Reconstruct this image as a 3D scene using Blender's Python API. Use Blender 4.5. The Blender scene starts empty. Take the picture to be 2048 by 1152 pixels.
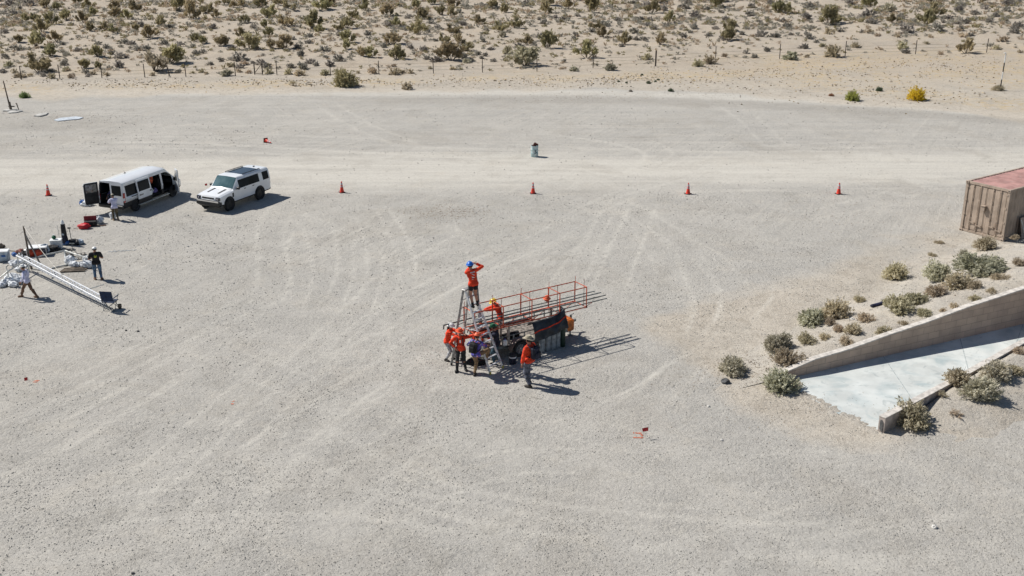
import bpy, bmesh, math, random
from mathutils import Vector, Matrix, Euler, noise
R=math.radians
scene=bpy.context.scene
# ---------------------------------------------------------------- camera
FPX,PITCH,CAMH=2200.0,R(20),18.0
cam_d=bpy.data.cameras.new("camera"); cam=bpy.data.objects.new("camera",cam_d)
scene.collection.objects.link(cam); scene.camera=cam
cam.location=(0,0,CAMH); cam.rotation_euler=(R(90)-PITCH,0,0)
cam_d.sensor_width=36; cam_d.lens=36*FPX/2048; cam_d.clip_start=.5; cam_d.clip_end=6000
scene.render.resolution_x=1024; scene.render.resolution_y=576
# ---------------------------------------------------------------- world, sun, exposure
SUN_EL=R(47); SH=Vector((.925,-.38))       # shadows fall to the right and slightly towards the camera
tosun=Vector((-SH.x*math.cos(SUN_EL),-SH.y*math.cos(SUN_EL),math.sin(SUN_EL))).normalized()
w=bpy.data.worlds.new("World"); scene.world=w; w.use_nodes=True
nt=w.node_tree; nt.nodes.clear()
sky=nt.nodes.new('ShaderNodeTexSky'); sky.sky_type='NISHITA'; sky.sun_disc=False
sky.sun_elevation=SUN_EL; sky.sun_rotation=math.atan2(tosun.x,tosun.y); sky.altitude=900; sky.dust_density=.6
bg=nt.nodes.new('ShaderNodeBackground'); bg.inputs[1].default_value=.056
wo=nt.nodes.new('ShaderNodeOutputWorld'); nt.links.new(sky.outputs[0],bg.inputs[0]); nt.links.new(bg.outputs[0],wo.inputs[0])
sl=bpy.data.lights.new("sun",'SUN'); sl.energy=4.4; sl.angle=R(.53); sl.color=(1,.955,.89)
sun=bpy.data.objects.new("sun",sl); scene.collection.objects.link(sun)
sun.rotation_euler=(-tosun).to_track_quat('-Z','Y').to_euler(); sun.location=(-30,30,60)
scene.view_settings.view_transform='Standard'; scene.view_settings.look='None'
scene.view_settings.exposure=0.27; scene.view_settings.gamma=1
# ---------------------------------------------------------------- pixel of the photo -> point of the place
_cp,_sp=math.cos(PITCH),math.sin(PITCH)
def ray(px,py):
    a=(px-1024)/FPX; b=(576-py)/FPX
    return Vector((a,_cp+b*_sp,-_sp+b*_cp))
def U(px,py,z=0.0):
    d=ray(px,py); t=(z-CAMH)/d.z
    return Vector((d.x*t,d.y*t,z))
def VP(px,py,Y):
    d=ray(px,py); t=Y/d.y
    return Vector((d.x*t,Y,CAMH+d.z*t))
def pxscale(py):            # photo pixels per metre at a ground row
    d=ray(1024,py); t=-CAMH/d.z
    return FPX/t
# ---------------------------------------------------------------- helpers
C=scene.collection
def tag(o,label=None,cat=None,group=None,kind=None):
    if label: o['label']=label
    if cat: o['category']=cat
    if group: o['group']=group
    if kind: o['kind']=kind
    return o
class MB:
    def __init__(s): s.v=[]; s.f=[]; s.m=[]; s.mi=0
    def face(s,*i): s.f.append(tuple(i)); s.m.append(s.mi)
    def add(s,vs,fs):
        n=len(s.v); s.v+= [tuple(v) for v in vs]
        for f in fs: s.f.append(tuple(n+i for i in f)); s.m.append(s.mi)
    def box(s,c,d,rot=None,bev=0.0):
        hx,hy,hz=d[0]/2,d[1]/2,d[2]/2; c=Vector(c)
        if bev<=0:
            vs=[Vector((x*hx,y*hy,z*hz)) for z in(-1,1) for y in(-1,1) for x in(-1,1)]
            fs=[(0,2,3,1),(4,5,7,6),(0,1,5,4),(1,3,7,5),(3,2,6,7),(2,0,4,6)]
        else:
            b=min(bev,hx*.9,hy*.9,hz*.9); vs=[];fs=[]
            # chamfered: rounded-rect rings stacked
            def ring(ix,iy,z,cc):
                return [Vector((x,y,z)) for x,y in ((ix-cc,-iy),(ix,-iy+cc),(ix,iy-cc),(ix-cc,iy),(-ix+cc,iy),(-ix,iy-cc),(-ix,-iy+cc),(-ix+cc,-iy))]
            for ins,z in ((b,-hz),(0,-hz+b),(0,hz-b),(b,hz)):
                vs+=ring(hx-ins,hy-ins,z,b)
            for k in range(3):
                for j in range(8): fs.append((k*8+j,k*8+(j+1)%8,k*8+8+(j+1)%8,k*8+8+j))
            fs.append(tuple(range(7,-1,-1))); fs.append(tuple(range(24,32)))
        if rot is not None: vs=[rot@v for v in vs]
        s.add([c+v for v in vs],fs)
    def tube(s,a,b,r,n=8,r1=None,cap=True):
        a,b=Vector(a),Vector(b); d=b-a
        if d.length<1e-6: return
        if r1 is None: r1=r
        q=d.to_track_quat('Z','Y'); X=q@Vector((1,0,0)); Y=q@Vector((0,1,0))
        vs=[];fs=[]
        for p,rr in((a,r),(b,r1)):
            for k in range(n):
                t=2*math.pi*k/n; vs.append(p+(X*math.cos(t)+Y*math.sin(t))*rr)
        for k in range(n): fs.append((k,(k+1)%n,n+(k+1)%n,n+k))
        if cap: fs.append(tuple(range(n-1,-1,-1))); fs.append(tuple(range(n,2*n)))
        s.add(vs,fs)
    def path(s,pts,r,n=8):
        for a,b in zip(pts,pts[1:]): s.tube(a,b,r,n)
    def lathe(s,prof,n=16,M=None,close=True):
        vs=[];fs=[]
        for r,z in prof:
            for k in range(n):
                t=2*math.pi*k/n; vs.append(Vector((r*math.cos(t),r*math.sin(t),z)))
        for i in range(len(prof)-1):
            for k in range(n): fs.append((i*n+k,i*n+(k+1)%n,(i+1)*n+(k+1)%n,(i+1)*n+k))
        if close: fs.append(tuple(range(n-1,-1,-1))); fs.append(tuple(range((len(prof)-1)*n,len(prof)*n)))
        if M is not None: vs=[M@v for v in vs]
        s.add(vs,fs)
    def ell(s,c,r,nu=14,nv=9,rot=None,fn=None):
        c=Vector(c); vs=[];fs=[]
        for j in range(nv+1):
            ph=math.pi*j/nv-math.pi/2
            for i in range(nu):
                th=2*math.pi*i/nu
                v=Vector((math.cos(ph)*math.cos(th),math.cos(ph)*math.sin(th),math.sin(ph)))
                k=fn(v) if fn else 1
                v=Vector((v.x*r[0],v.y*r[1],v.z*r[2]))*k
                if rot is not None: v=rot@v
                vs.append(c+v)
        for j in range(nv):
            for i in range(nu):
                a,b,c2,d=j*nu+i,j*nu+(i+1)%nu,(j+1)*nu+(i+1)%nu,(j+1)*nu+i
                fs.append((a,b,c2,d))
        s.add(vs,fs)
    def caps(s,a,b,ra,rb,n=12):
        a,b=Vector(a),Vector(b)
        s.tube(a,b,ra,n,rb); s.ell(a,(ra,)*3,n,8); s.ell(b,(rb,)*3,n,8)
    def quad(s,a,b,c,d): s.add([a,b,c,d],[(0,1,2,3)])
    def prism(s,poly,h,M=None):      # poly in xy, extruded z 0..h
        n=len(poly); vs=[Vector((x,y,0)) for x,y in poly]+[Vector((x,y,h)) for x,y in poly]
        fs=[tuple(range(n-1,-1,-1)),tuple(range(n,2*n))]+[(k,(k+1)%n,n+(k+1)%n,n+k) for k in range(n)]
        if M is not None: vs=[M@v for v in vs]
        s.add(vs,fs)
    def obj(s,name,mats,parent=None,smooth=False,loc=None,rz=0,scale=None):
        me=bpy.data.meshes.new(name); me.from_pydata(s.v,[],s.f)
        if not isinstance(mats,(list,tuple)): mats=[mats]
        for m in mats: me.materials.append(m)
        if len(mats)>1:
            me.polygons.foreach_set('material_index',[min(i,len(mats)-1) for i in s.m])
        if smooth: me.polygons.foreach_set('use_smooth',[True]*len(me.polygons))
        me.update()
        bm=bmesh.new(); bm.from_mesh(me)
        if len(bm.faces)<20000: bmesh.ops.recalc_face_normals(bm,faces=bm.faces)
        bm.to_mesh(me); bm.free()
        if smooth:
            try: me.set_sharp_from_angle(angle=R(45))
            except Exception: pass
        o=bpy.data.objects.new(name,me); C.objects.link(o)
        if parent is not None: o.parent=parent
        if loc is not None: o.location=loc
        if rz: o.rotation_euler=(0,0,rz)
        if scale: o.scale=(scale,)*3
        return o
def thing(name,label,cat,loc=(0,0,0),rz=0,group=None,scale=1):
    o=bpy.data.objects.new(name,None); C.objects.link(o); o.empty_display_size=.2
    o.location=loc; o.rotation_euler=(0,0,rz); o.scale=(scale,)*3
    return tag(o,label,cat,group)
def dup(root,loc,rz,label,scale=None):
    r=root.copy(); C.objects.link(r); r.location=loc; r.rotation_euler=(0,0,rz); r['label']=label
    if scale: r.scale=(scale,)*3
    for ch in list(root.children):
        c=ch.copy(); C.objects.link(c); c.parent=r
        for g in list(ch.children):
            d=g.copy(); C.objects.link(d); d.parent=c
    return r
# ---------------------------------------------------------------- materials
def N(nt,t,**k):
    n=nt.nodes.new(t)
    for a,b in k.items(): setattr(n,a,b)
    return n
def mat(name,col,rough=.6,metal=0.0,var=.12,vs=6.0,bump=0.0,bs=40.0,objvar=0.0,coat=0.0,alt=None,trans=0.0,spec=None):
    m=bpy.data.materials.new(name); m.use_nodes=True; nt=m.node_tree; nt.nodes.clear()
    out=N(nt,'ShaderNodeOutputMaterial'); p=N(nt,'ShaderNodeBsdfPrincipled')
    nt.links.new(p.outputs[0],out.inputs[0])
    p.inputs['Roughness'].default_value=rough; p.inputs['Metallic'].default_value=metal
    if coat: p.inputs['Coat Weight'].default_value=coat
    if trans: p.inputs['Transmission Weight'].default_value=trans
    if spec is not None: p.inputs['Specular IOR Level'].default_value=spec
    tc=N(nt,'ShaderNodeTexCoord'); nz=N(nt,'ShaderNodeTexNoise'); nz.inputs['Scale'].default_value=vs; nz.inputs['Detail'].default_value=4
    nt.links.new(tc.outputs['Object'],nz.inputs['Vector'])
    mx=N(nt,'ShaderNodeMix',data_type='RGBA')
    c2=alt if alt else tuple(max(0,c*(1-2*var)) for c in col)
    c1=col if alt else tuple(min(1,c*(1+var)) for c in col)
    rp=N(nt,'ShaderNodeValToRGB'); rp.color_ramp.elements[0].position=.38; rp.color_ramp.elements[1].position=.62
    nt.links.new(nz.outputs['Fac'],rp.inputs['Fac']); nt.links.new(rp.outputs['Color'],mx.inputs['Factor'])
    mx.inputs['A'].default_value=(*c1,1); mx.inputs['B'].default_value=(*c2,1)
    last=mx.outputs['Result']
    if objvar:
        oi=N(nt,'ShaderNodeObjectInfo'); hs=N(nt,'ShaderNodeHueSaturation')
        mr=N(nt,'ShaderNodeMapRange'); mr.inputs['To Min'].default_value=1-objvar; mr.inputs['To Max'].default_value=1+objvar
        nt.links.new(oi.outputs['Random'],mr.inputs['Value']); nt.links.new(mr.outputs[0],hs.inputs['Value']); nt.links.new(last,hs.inputs['Color'])
        m2=N(nt,'ShaderNodeMapRange'); m2.inputs['To Min'].default_value=.48; m2.inputs['To Max'].default_value=.52
        ma=N(nt,'ShaderNodeMath',operation='FRACT'); mm=N(nt,'ShaderNodeMath',operation='MULTIPLY'); mm.inputs[1].default_value=7.31
        nt.links.new(oi.outputs['Random'],mm.inputs[0]); nt.links.new(mm.outputs[0],ma.inputs[0]); nt.links.new(ma.outputs[0],m2.inputs['Value']); nt.links.new(m2.outputs[0],hs.inputs['Hue'])
        last=hs.outputs['Color']
    nt.links.new(last,p.inputs['Base Color'])
    if bump:
        n2=N(nt,'ShaderNodeTexNoise'); n2.inputs['Scale'].default_value=bs; n2.inputs['Detail'].default_value=3
        nt.links.new(tc.outputs['Object'],n2.inputs['Vector'])
        b=N(nt,'ShaderNodeBump'); b.inputs['Strength'].default_value=bump; b.inputs['Distance'].default_value=.02
        nt.links.new(n2.outputs['Fac'],b.inputs['Height']); nt.links.new(b.outputs[0],p.inputs['Normal'])
    return m
M={}
M['white']=mat('white_paint',(.82,.84,.86),.28,coat=.5,var=.02,vs=1.5)
M['black']=mat('black_plastic',(.018,.019,.021),.5,var=.2)
M['interior']=mat('dark_trim',(.02,.021,.024),.85,var=.3,vs=3)
M['glass']=mat('tinted_glass',(.010,.014,.018),.3,var=.3,vs=1.2,spec=.12)
M['screen']=mat('windscreen_glass',(.05,.11,.12),.05,var=.5,vs=2.2,coat=.8,alt=(.10,.17,.18))
M['tyre']=mat('tyre_rubber',(.025,.025,.026),.85,var=.25,bump=.3)
M['rim']=mat('wheel_rim',(.35,.35,.36),.35,metal=.7)
M['rimdark']=mat('dark_rim',(.02,.02,.02),.35,metal=.3)
M['lampred']=mat('tail_lamp',(.40,.02,.02),.2,coat=.6)
M['lampclear']=mat('headlamp_glass',(.03,.035,.045),.1,coat=1)
M['orange']=mat('orange_shirt_cotton',(.80,.055,.012),.85,var=.18,vs=5,bump=.35,bs=12)
M['orangep']=mat('orange_painted_steel',(.68,.12,.05),.55,var=.25,vs=9)
M['rustbar']=mat('red_brown_steel',(.20,.035,.025),.6,var=.3,vs=8)
M['skin']=mat('skin',(.48,.24,.16),.55,var=.08)
M['black_cloth']=mat('black_cloth',(.016,.016,.018),.9,var=.3,bump=.3,bs=14)
M['navy']=mat('navy_cloth',(.018,.020,.038),.9,var=.3,bump=.3,bs=12)
M['grey_cloth']=mat('grey_cloth',(.20,.20,.21),.9,var=.2,bump=.3,bs=12)
M['lightpants']=mat('pale_grey_cloth',(.44,.44,.45),.9,var=.25,vs=12,bump=.3,bs=12)
M['charcoal']=mat('charcoal_cloth',(.03,.03,.032),.9,var=.25,bump=.3,bs=12)
M['khaki']=mat('khaki_cloth',(.24,.16,.085),.9,var=.2,bump=.35,bs=12)
M['olivepants']=mat('olive_cloth',(.105,.085,.05),.9,var=.2,bump=.35,bs=12)
M['brownpants']=mat('brown_cloth',(.19,.11,.07),.9,var=.2,bump=.35,bs=12)
M['jeans']=mat('blue_denim',(.085,.15,.24),.9,var=.25,vs=7,bump=.3,bs=14)
M['tealjeans']=mat('teal_denim',(.06,.12,.16),.9,var=.25,vs=7,bump=.3,bs=14)
M['slate']=mat('slate_cloth',(.13,.14,.18),.9,var=.25,vs=9,bump=.3,bs=12)
M['lavender']=mat('lavender_white_cloth',(.60,.60,.78),.85,var=.08,bump=.35,bs=12)
M['purple']=mat('purple_cloth',(.20,.17,.42),.9,var=.2,bump=.3)
M['hair']=mat('dark_hair',(.03,.018,.012),.7,var=.3,vs=30)
M['helmwhite']=mat('white_helmet',(.8,.8,.78),.35,var=.03)
M['helmblue']=mat('blue_helmet',(.02,.14,.55),.3,var=.05)
M['helmyellow']=mat('yellow_helmet',(.80,.60,.03),.3,var=.05)
M['helmorange']=mat('orange_helmet',(.75,.13,.05),.45,var=.1)
M['green']=mat('green_felt',(.01,.10,.045),.7,var=.2)
M['tan']=mat('tan_straw',(.38,.34,.26),.8,var=.2,vs=10)
M['leather']=mat('dark_leather',(.035,.028,.022),.7,var=.2)
M['tanboot']=mat('tan_leather',(.26,.18,.11),.8,var=.2)
M['eye']=mat('dark_eyes',(.02,.015,.012),.3)
M['alu']=mat('aluminium',(.66,.68,.71),.38,metal=.35,var=.12,vs=8)
M['aludull']=mat('dull_aluminium',(.34,.34,.33),.5,metal=.4,var=.2,vs=8)
M['steel']=mat('dark_steel_pipe',(.17,.19,.19),.5,metal=.4,var=.25,vs=6)
M['galv']=mat('galvanised_tube',(.62,.63,.60),.5,metal=.25,var=.15,vs=7)
M['whitetube']=mat('white_painted_tube',(.80,.82,.85),.4,var=.06,vs=7)
M['wood']=mat('grey_timber',(.26,.23,.20),.85,var=.3,vs=7,bump=.3)
M['woodpole']=mat('weathered_wood',(.16,.13,.10),.85,var=.3,vs=7,bump=.3)
M['tarp']=mat('dark_tarpaulin',(.022,.028,.036),.55,var=.3,vs=4,bump=.6,bs=7)
M['cyl']=mat('grey_gas_cylinder',(.30,.33,.35),.45,var=.2,vs=7)
M['darkgreen']=mat('dark_green_paint',(.012,.035,.022),.5,var=.2)
M['red']=mat('red_plastic',(.52,.012,.018),.45,var=.12)
M['cone']=mat('cone_orange',(.78,.05,.02),.5,var=.08,vs=9)
M['reflect']=mat('reflective_band',(.52,.48,.52),.4,var=.1)
M['plasticwhite']=mat('white_plastic',(.80,.81,.80),.5,var=.04)
M['greyblue']=mat('grey_blue_plastic',(.38,.45,.52),.5,var=.15)
M['sack']=mat('white_sandbag',(.70,.73,.76),.8,var=.18,vs=9,bump=.6,bs=8)
M['blue']=mat('blue_plastic',(.02,.10,.32),.5,var=.15)
M['bluecanvas']=mat('navy_canvas',(.012,.028,.075),.85,var=.2,bump=.3)
M['block']=mat('cinder_block',(.36,.34,.31),.95,var=.2,vs=14,bump=.6,bs=50)
M['rope']=mat('pale_rope',(.72,.68,.60),.8)
M['barrel']=mat('pale_teal_barrel',(.30,.45,.46),.5,var=.35,vs=5,alt=(.55,.62,.62))
M['rustred']=mat('rusty_debris',(.22,.07,.05),.8,var=.4,vs=12)
M['contbeige']=mat('beige_container_paint',(.42,.335,.265),.65,var=.10,vs=1.8,bump=.1)
M['controof']=mat('faded_red_roof',(.42,.235,.21),.85,var=.12,vs=1.6)
M['stone']=mat('pale_stone',(.62,.60,.56),.9,var=.1,vs=9)
M['darkstone']=mat('dark_stone',(.11,.11,.11),.9,var=.2,vs=9)
M['spray']=mat('orange_spray_paint',(.60,.20,.12),.9,var=.3,vs=30)
M['post']=mat('rusty_fence_post',(.07,.055,.045),.8,var=.3,vs=14)
M['slab']=mat('pale_concrete',(.50,.49,.46),.85,var=.15,vs=4,bump=.3)
M['violet']=mat('dark_blue_fabric',(.018,.02,.06),.8,var=.3)
M['maroon']=mat('maroon_fabric',(.09,.022,.03),.8,var=.3)
def weather(m,col,amt):
    nt=m.node_tree; p=[n for n in nt.nodes if n.type=='BSDF_PRINCIPLED'][0]; src=p.inputs['Base Color'].links[0].from_socket; tc=[n for n in nt.nodes if n.type=='TEX_COORD'][0]
    mp=N(nt,'ShaderNodeMapping'); mp.inputs['Scale'].default_value=(5,5,.5); nt.links.new(tc.outputs['Object'],mp.inputs[0])
    n=N(nt,'ShaderNodeTexNoise'); n.inputs['Scale'].default_value=1.2; n.inputs['Detail'].default_value=6; n.inputs['Roughness'].default_value=.7; nt.links.new(mp.outputs[0],n.inputs['Vector'])
    r=N(nt,'ShaderNodeMapRange'); r.inputs['From Min'].default_value=.55; r.inputs['From Max'].default_value=.72; r.inputs['To Max'].default_value=amt; nt.links.new(n.outputs['Fac'],r.inputs['Value'])
    x=N(nt,'ShaderNodeMix',data_type='RGBA'); nt.links.new(r.outputs[0],x.inputs['Factor']); nt.links.new(src,x.inputs['A']); x.inputs['B'].default_value=(*col,1); nt.links.new(x.outputs['Result'],p.inputs['Base Color'])
weather(M['contbeige'],(.20,.12,.08),.55); weather(M['controof'],(.52,.40,.36),.6); weather(M['orangep'],(.30,.10,.06),.5); weather(M['white'],(.62,.60,.56),.25)
def m_hawaii():
    m=mat('blue_floral_cotton',(.08,.08,.30),.85,bump=.3,bs=12); nt=m.node_tree
    p=[n for n in nt.nodes if n.type=='BSDF_PRINCIPLED'][0]
    tc=[n for n in nt.nodes if n.type=='TEX_COORD'][0]
    vo=N(nt,'ShaderNodeTexVoronoi'); vo.inputs['Scale'].default_value=14; nt.links.new(tc.outputs['Object'],vo.inputs['Vector'])
    cr=N(nt,'ShaderNodeValToRGB'); cr.color_ramp.interpolation='CONSTANT'
    e=cr.color_ramp.elements; e[0].position=0;e[0].color=(.07,.06,.32,1); e[1].position=.42;e[1].color=(.65,.66,.72,1)
    x=e.new(.58);x.color=(.04,.05,.12,1); x=e.new(.74);x.color=(.14,.12,.50,1); x=e.new(.88);x.color=(.55,.12,.16,1)
    sp=N(nt,'ShaderNodeSeparateColor'); nt.links.new(vo.outputs['Color'],sp.inputs[0]); nt.links.new(sp.outputs[0],cr.inputs['Fac'])
    for l in list(nt.links):
        if l.to_socket==p.inputs['Base Color']: nt.links.remove(l)
    nt.links.new(cr.outputs['Color'],p.inputs['Base Color']); return m
M['hawaii']=m_hawaii()
def leafmat(name,col,alt,vs=5,objvar=.2):
    m=mat(name,col,.8,var=.2,vs=vs,objvar=objvar,alt=alt,spec=.1); nt=m.node_tree
    p=[n for n in nt.nodes if n.type=='BSDF_PRINCIPLED'][0]; out=[n for n in nt.nodes if n.type=='OUTPUT_MATERIAL'][0]
    t=N(nt,'ShaderNodeBsdfTranslucent'); nt.links.new(p.inputs['Base Color'].links[0].from_socket,t.inputs[0])
    x=N(nt,'ShaderNodeMixShader'); x.inputs[0].default_value=.38; nt.links.new(p.outputs[0],x.inputs[1]); nt.links.new(t.outputs[0],x.inputs[2]); nt.links.new(x.outputs[0],out.inputs[0])
    return m
LM={'creosote':leafmat('creosote_leaves',(.31,.27,.16),(.50,.44,.27)),
    'grey':leafmat('grey_sage_leaves',(.33,.305,.265),(.49,.455,.40)),
    'tan':leafmat('dry_tan_twigs',(.48,.41,.29),(.64,.56,.42)),
    'green':leafmat('grey_green_leaves',(.40,.38,.27),(.68,.65,.52)),
    'olive':leafmat('olive_tan_leaves',(.45,.40,.27),(.66,.60,.45)),
    'lime':leafmat('lime_leaves',(.48,.50,.14),(.32,.35,.12),objvar=.05),
    'fresh':leafmat('fresh_green_leaves',(.20,.28,.11),(.30,.40,.16),objvar=.05),
    'yellow':leafmat('yellow_flowers',(.85,.70,.04),(.68,.58,.08),objvar=.03),
    'dark':leafmat('dark_green_leaves',(.10,.14,.09),(.16,.21,.13),objvar=.05),
    'brown':leafmat('rusty_dry_leaves',(.48,.28,.15),(.38,.25,.15),objvar=.05)}
M['stem']=mat('grey_brown_stem',(.16,.125,.09),.9,var=.25,vs=20)
# ================================================================ GROUND AND LAND
def sstep(a,b,x):
    t=max(0,min(1,(x-a)/(b-a))); return t*t*(3-2*t)
def nz3(x,y,s,z=0): return noise.noise(Vector((x*s,y*s,z)))
WA0=U(1600,752); WA1=U(2048,648); wa=(WA1-WA0); wa.z=0; wa.normalize(); wan=Vector((-wa.y,wa.x,0))
WB0=U(1755,862); WB1=U(2048,695); wb=(WB1-WB0); wb.z=0; wb.normalize(); wbn=Vector((wb.y,-wb.x,0))
def wall_hit(px,py):
    d=ray(px,py); o=Vector((0,0,CAMH)); t=(WA0-o).dot(wan)/d.dot(wan); P=o+d*t
    return (P-WA0).dot(wa),P.z
WTOP=[wall_hit(*q) for q in ((1562,747),(1600,731),(1632,717),(1700,697),(1780,668),(1850,645),(1940,612),(2048,577))]
WTOP=[(-1.3,.10)]+[q for q in WTOP if q[0]>-1.2]+[(16.0,WTOP[-1][1]+.55)]
def wtop(t):
    if t<=WTOP[0][0]: return WTOP[0][1]
    for (a,za),(b,zb) in zip(WTOP,WTOP[1:]):
        if t<=b: return za+(zb-za)*(t-a)/(b-a)
    return WTOP[-1][1]
def Hemb(x,y):
    p=Vector((x,y,0))-WA0; t=p.dot(wa); d=p.dot(wan)
    if d<.1: return -1
    k=sstep(-4.5,-.6,t)
    top=max(.1,wtop(max(t,-1.2)))-.07
    D=3.5+.35*max(0,t)
    f=1-sstep(.5,D,d)
    e=min(1,max(0,(D-d)/1.5))
    return top*k*f+.07*e*(nz3(x,y,.9)+.6*nz3(x,y,2.7))*k-.03
def Hbank(x,y):
    p=Vector((x,y,0))-WB0; t=p.dot(wb); d=p.dot(wbn)
    if d<.1: return -1
    k=sstep(.6,4.5,t)
    return .42*k*(1-sstep(.4,3.6,d))+.04*nz3(x,y,1.7)*min(1,d)-.03-.04*sstep(2.5,3.6,d)
def fenceY(x): return 119.7+.178*x
def H(x,y):
    m=sstep(-6,10,y-fenceY(x))
    z=m*(.45*nz3(x,y,.07)+.22*nz3(x,y,.3)+.06*nz3(x,y,1.1))
    z+=.035*nz3(x,y,.25)*sstep(30,34,y)*(1-m)*0
    return z
def Hall(x,y):
    z=H(x,y)
    if 5<x<30 and 33<y<60: z=max(z,Hemb(x,y),Hbank(x,y))
    return z
def GT(px,py):
    d=ray(px,py); o=Vector((0,0,CAMH))
    t=(3.2-CAMH)/d.z; dt=.08
    for i in range(900):
        P=o+d*t
        if P.z<=Hall(P.x,P.y): return Vector((P.x,P.y,Hall(P.x,P.y)))
        t+=dt
    return U(px,py)
def axis(lo,a,b,hi,st,growth=1.25):
    L=[]; x=a
    while x<b: L.append(x); x+=st
    L.append(b); s=st; x=b
    while x<hi: s*=growth; x+=s; L.append(min(x,hi))
    s=st; x=a; P=[]
    while x>lo: s*=growth; x-=s; P.append(max(x,lo))
    return P[::-1]+L
def seg(*parts):
    L=[]
    for a,b,st in parts:
        n=int(round((b-a)/st)); L+=[a+(b-a)*i/n for i in range(n)]
    return L
xs=axis(-1500,-95,95,1500,1.0); xs=[x for x in xs if x<=-95]+seg((-94.2,-36,1.0),(-36,-24,.4),(-24,20,.18),(20,36,.5),(36,95,1.0))+[x for x in xs if x>=95]
ys=axis(-400,22,215,4000,.8); ys=[y for y in ys if y<=22]+seg((22.8,28,.5),(28,64,.18),(64,100,.45),(100,215,.8))+[y for y in ys if y>=215]
vs=[];road=[];sand=[];coarse=[];dry=[]
for y in ys:
    for x in xs:
        vs.append((x,y,H(x,y) if abs(x)<140 and y<400 else 0))
        n1=nz3(x,y,.06); n2=nz3(x,y,.18,5)
        c=72.5+.03*x; wd=5.5 if y<c else 6.5
        road.append(math.exp(-((y-c+1.5*n1)/wd)**2)*(.9+.3*nz3(x*.3,y,.5))+.8*math.exp(-((y-(103-.006*max(x,0)**2))/2.2)**2)*(1 if -60<x<60 else 0))
        B=104-.0085*max(x,0)**2-.11*max(-x,0)
        s=sstep(-1.5,3.0,y-B+2.5*n2)
        # loose sand round the ramp
        if 5<x<34 and 30<y<62:
            p=Vector((x,y,0))-WA0; d=p.dot(wan); t=p.dot(wa)
            if d>-1: s=max(s,.9*sstep(-5,-1,t)*(1-sstep(6,10+.35*max(0,t),d+1.8*n2)))
            q=Vector((x,y,0))-WB0; t2=q.dot(wb); d2=q.dot(wbn)
            s=max(s,.75*(1-sstep(.5,3.2,math.hypot(max(0,-t2-.2),max(0,d2))+1.0*n2))*(1 if d2>-6 and t2>-4 else 0))
        sand.append(s)
        cr=0
        L=99.3-.006*max(x,0)**2-.05*max(-x,0)
        cr=max(cr,math.exp(-((y-L)/2.2)**2)*sstep(-22,-8,x)*.9)
        cr=max(cr,math.exp(-(((x+37)/8)**2+((y-88)/3.2)**2)*1.3)*1.1)
        pt=math.exp(-(((x+3.8)/2.6)**2+((y-62.3)/1.3)**2)*1.2); cr=max(cr,1.3*pt); s=max(s,.0)
        coarse.append(cr)
        dr=max(0,math.exp(-((y-(110+.12*x))/3.0)**2)*(.65+1.5*n2)) if s>.3 else 0
        if x>18: dr=max(dr,sstep(18,30,x)*sstep(B+3,B+8,y)*(1-sstep(fenceY(x)+2,fenceY(x)+9,y))*(.55+.9*n2))
        dry.append(dr)
nx=len(xs); fs=[(j*nx+i,j*nx+i+1,(j+1)*nx+i+1,(j+1)*nx+i) for j in range(len(ys)-1) for i in range(nx-1)]
gm=bpy.data.meshes.new('ground'); gm.from_pydata(vs,[],fs)
for nm,arr in(('road',road),('sand',sand),('coarse',coarse),('dry',dry)):
    a=gm.attributes.new(nm,'FLOAT','POINT'); a.data.foreach_set('value',arr)
gm.polygons.foreach_set('use_smooth',[True]*len(gm.polygons)); gm.update()
ground=bpy.data.objects.new('ground',gm); C.objects.link(ground); tag(ground,kind='structure')
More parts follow.
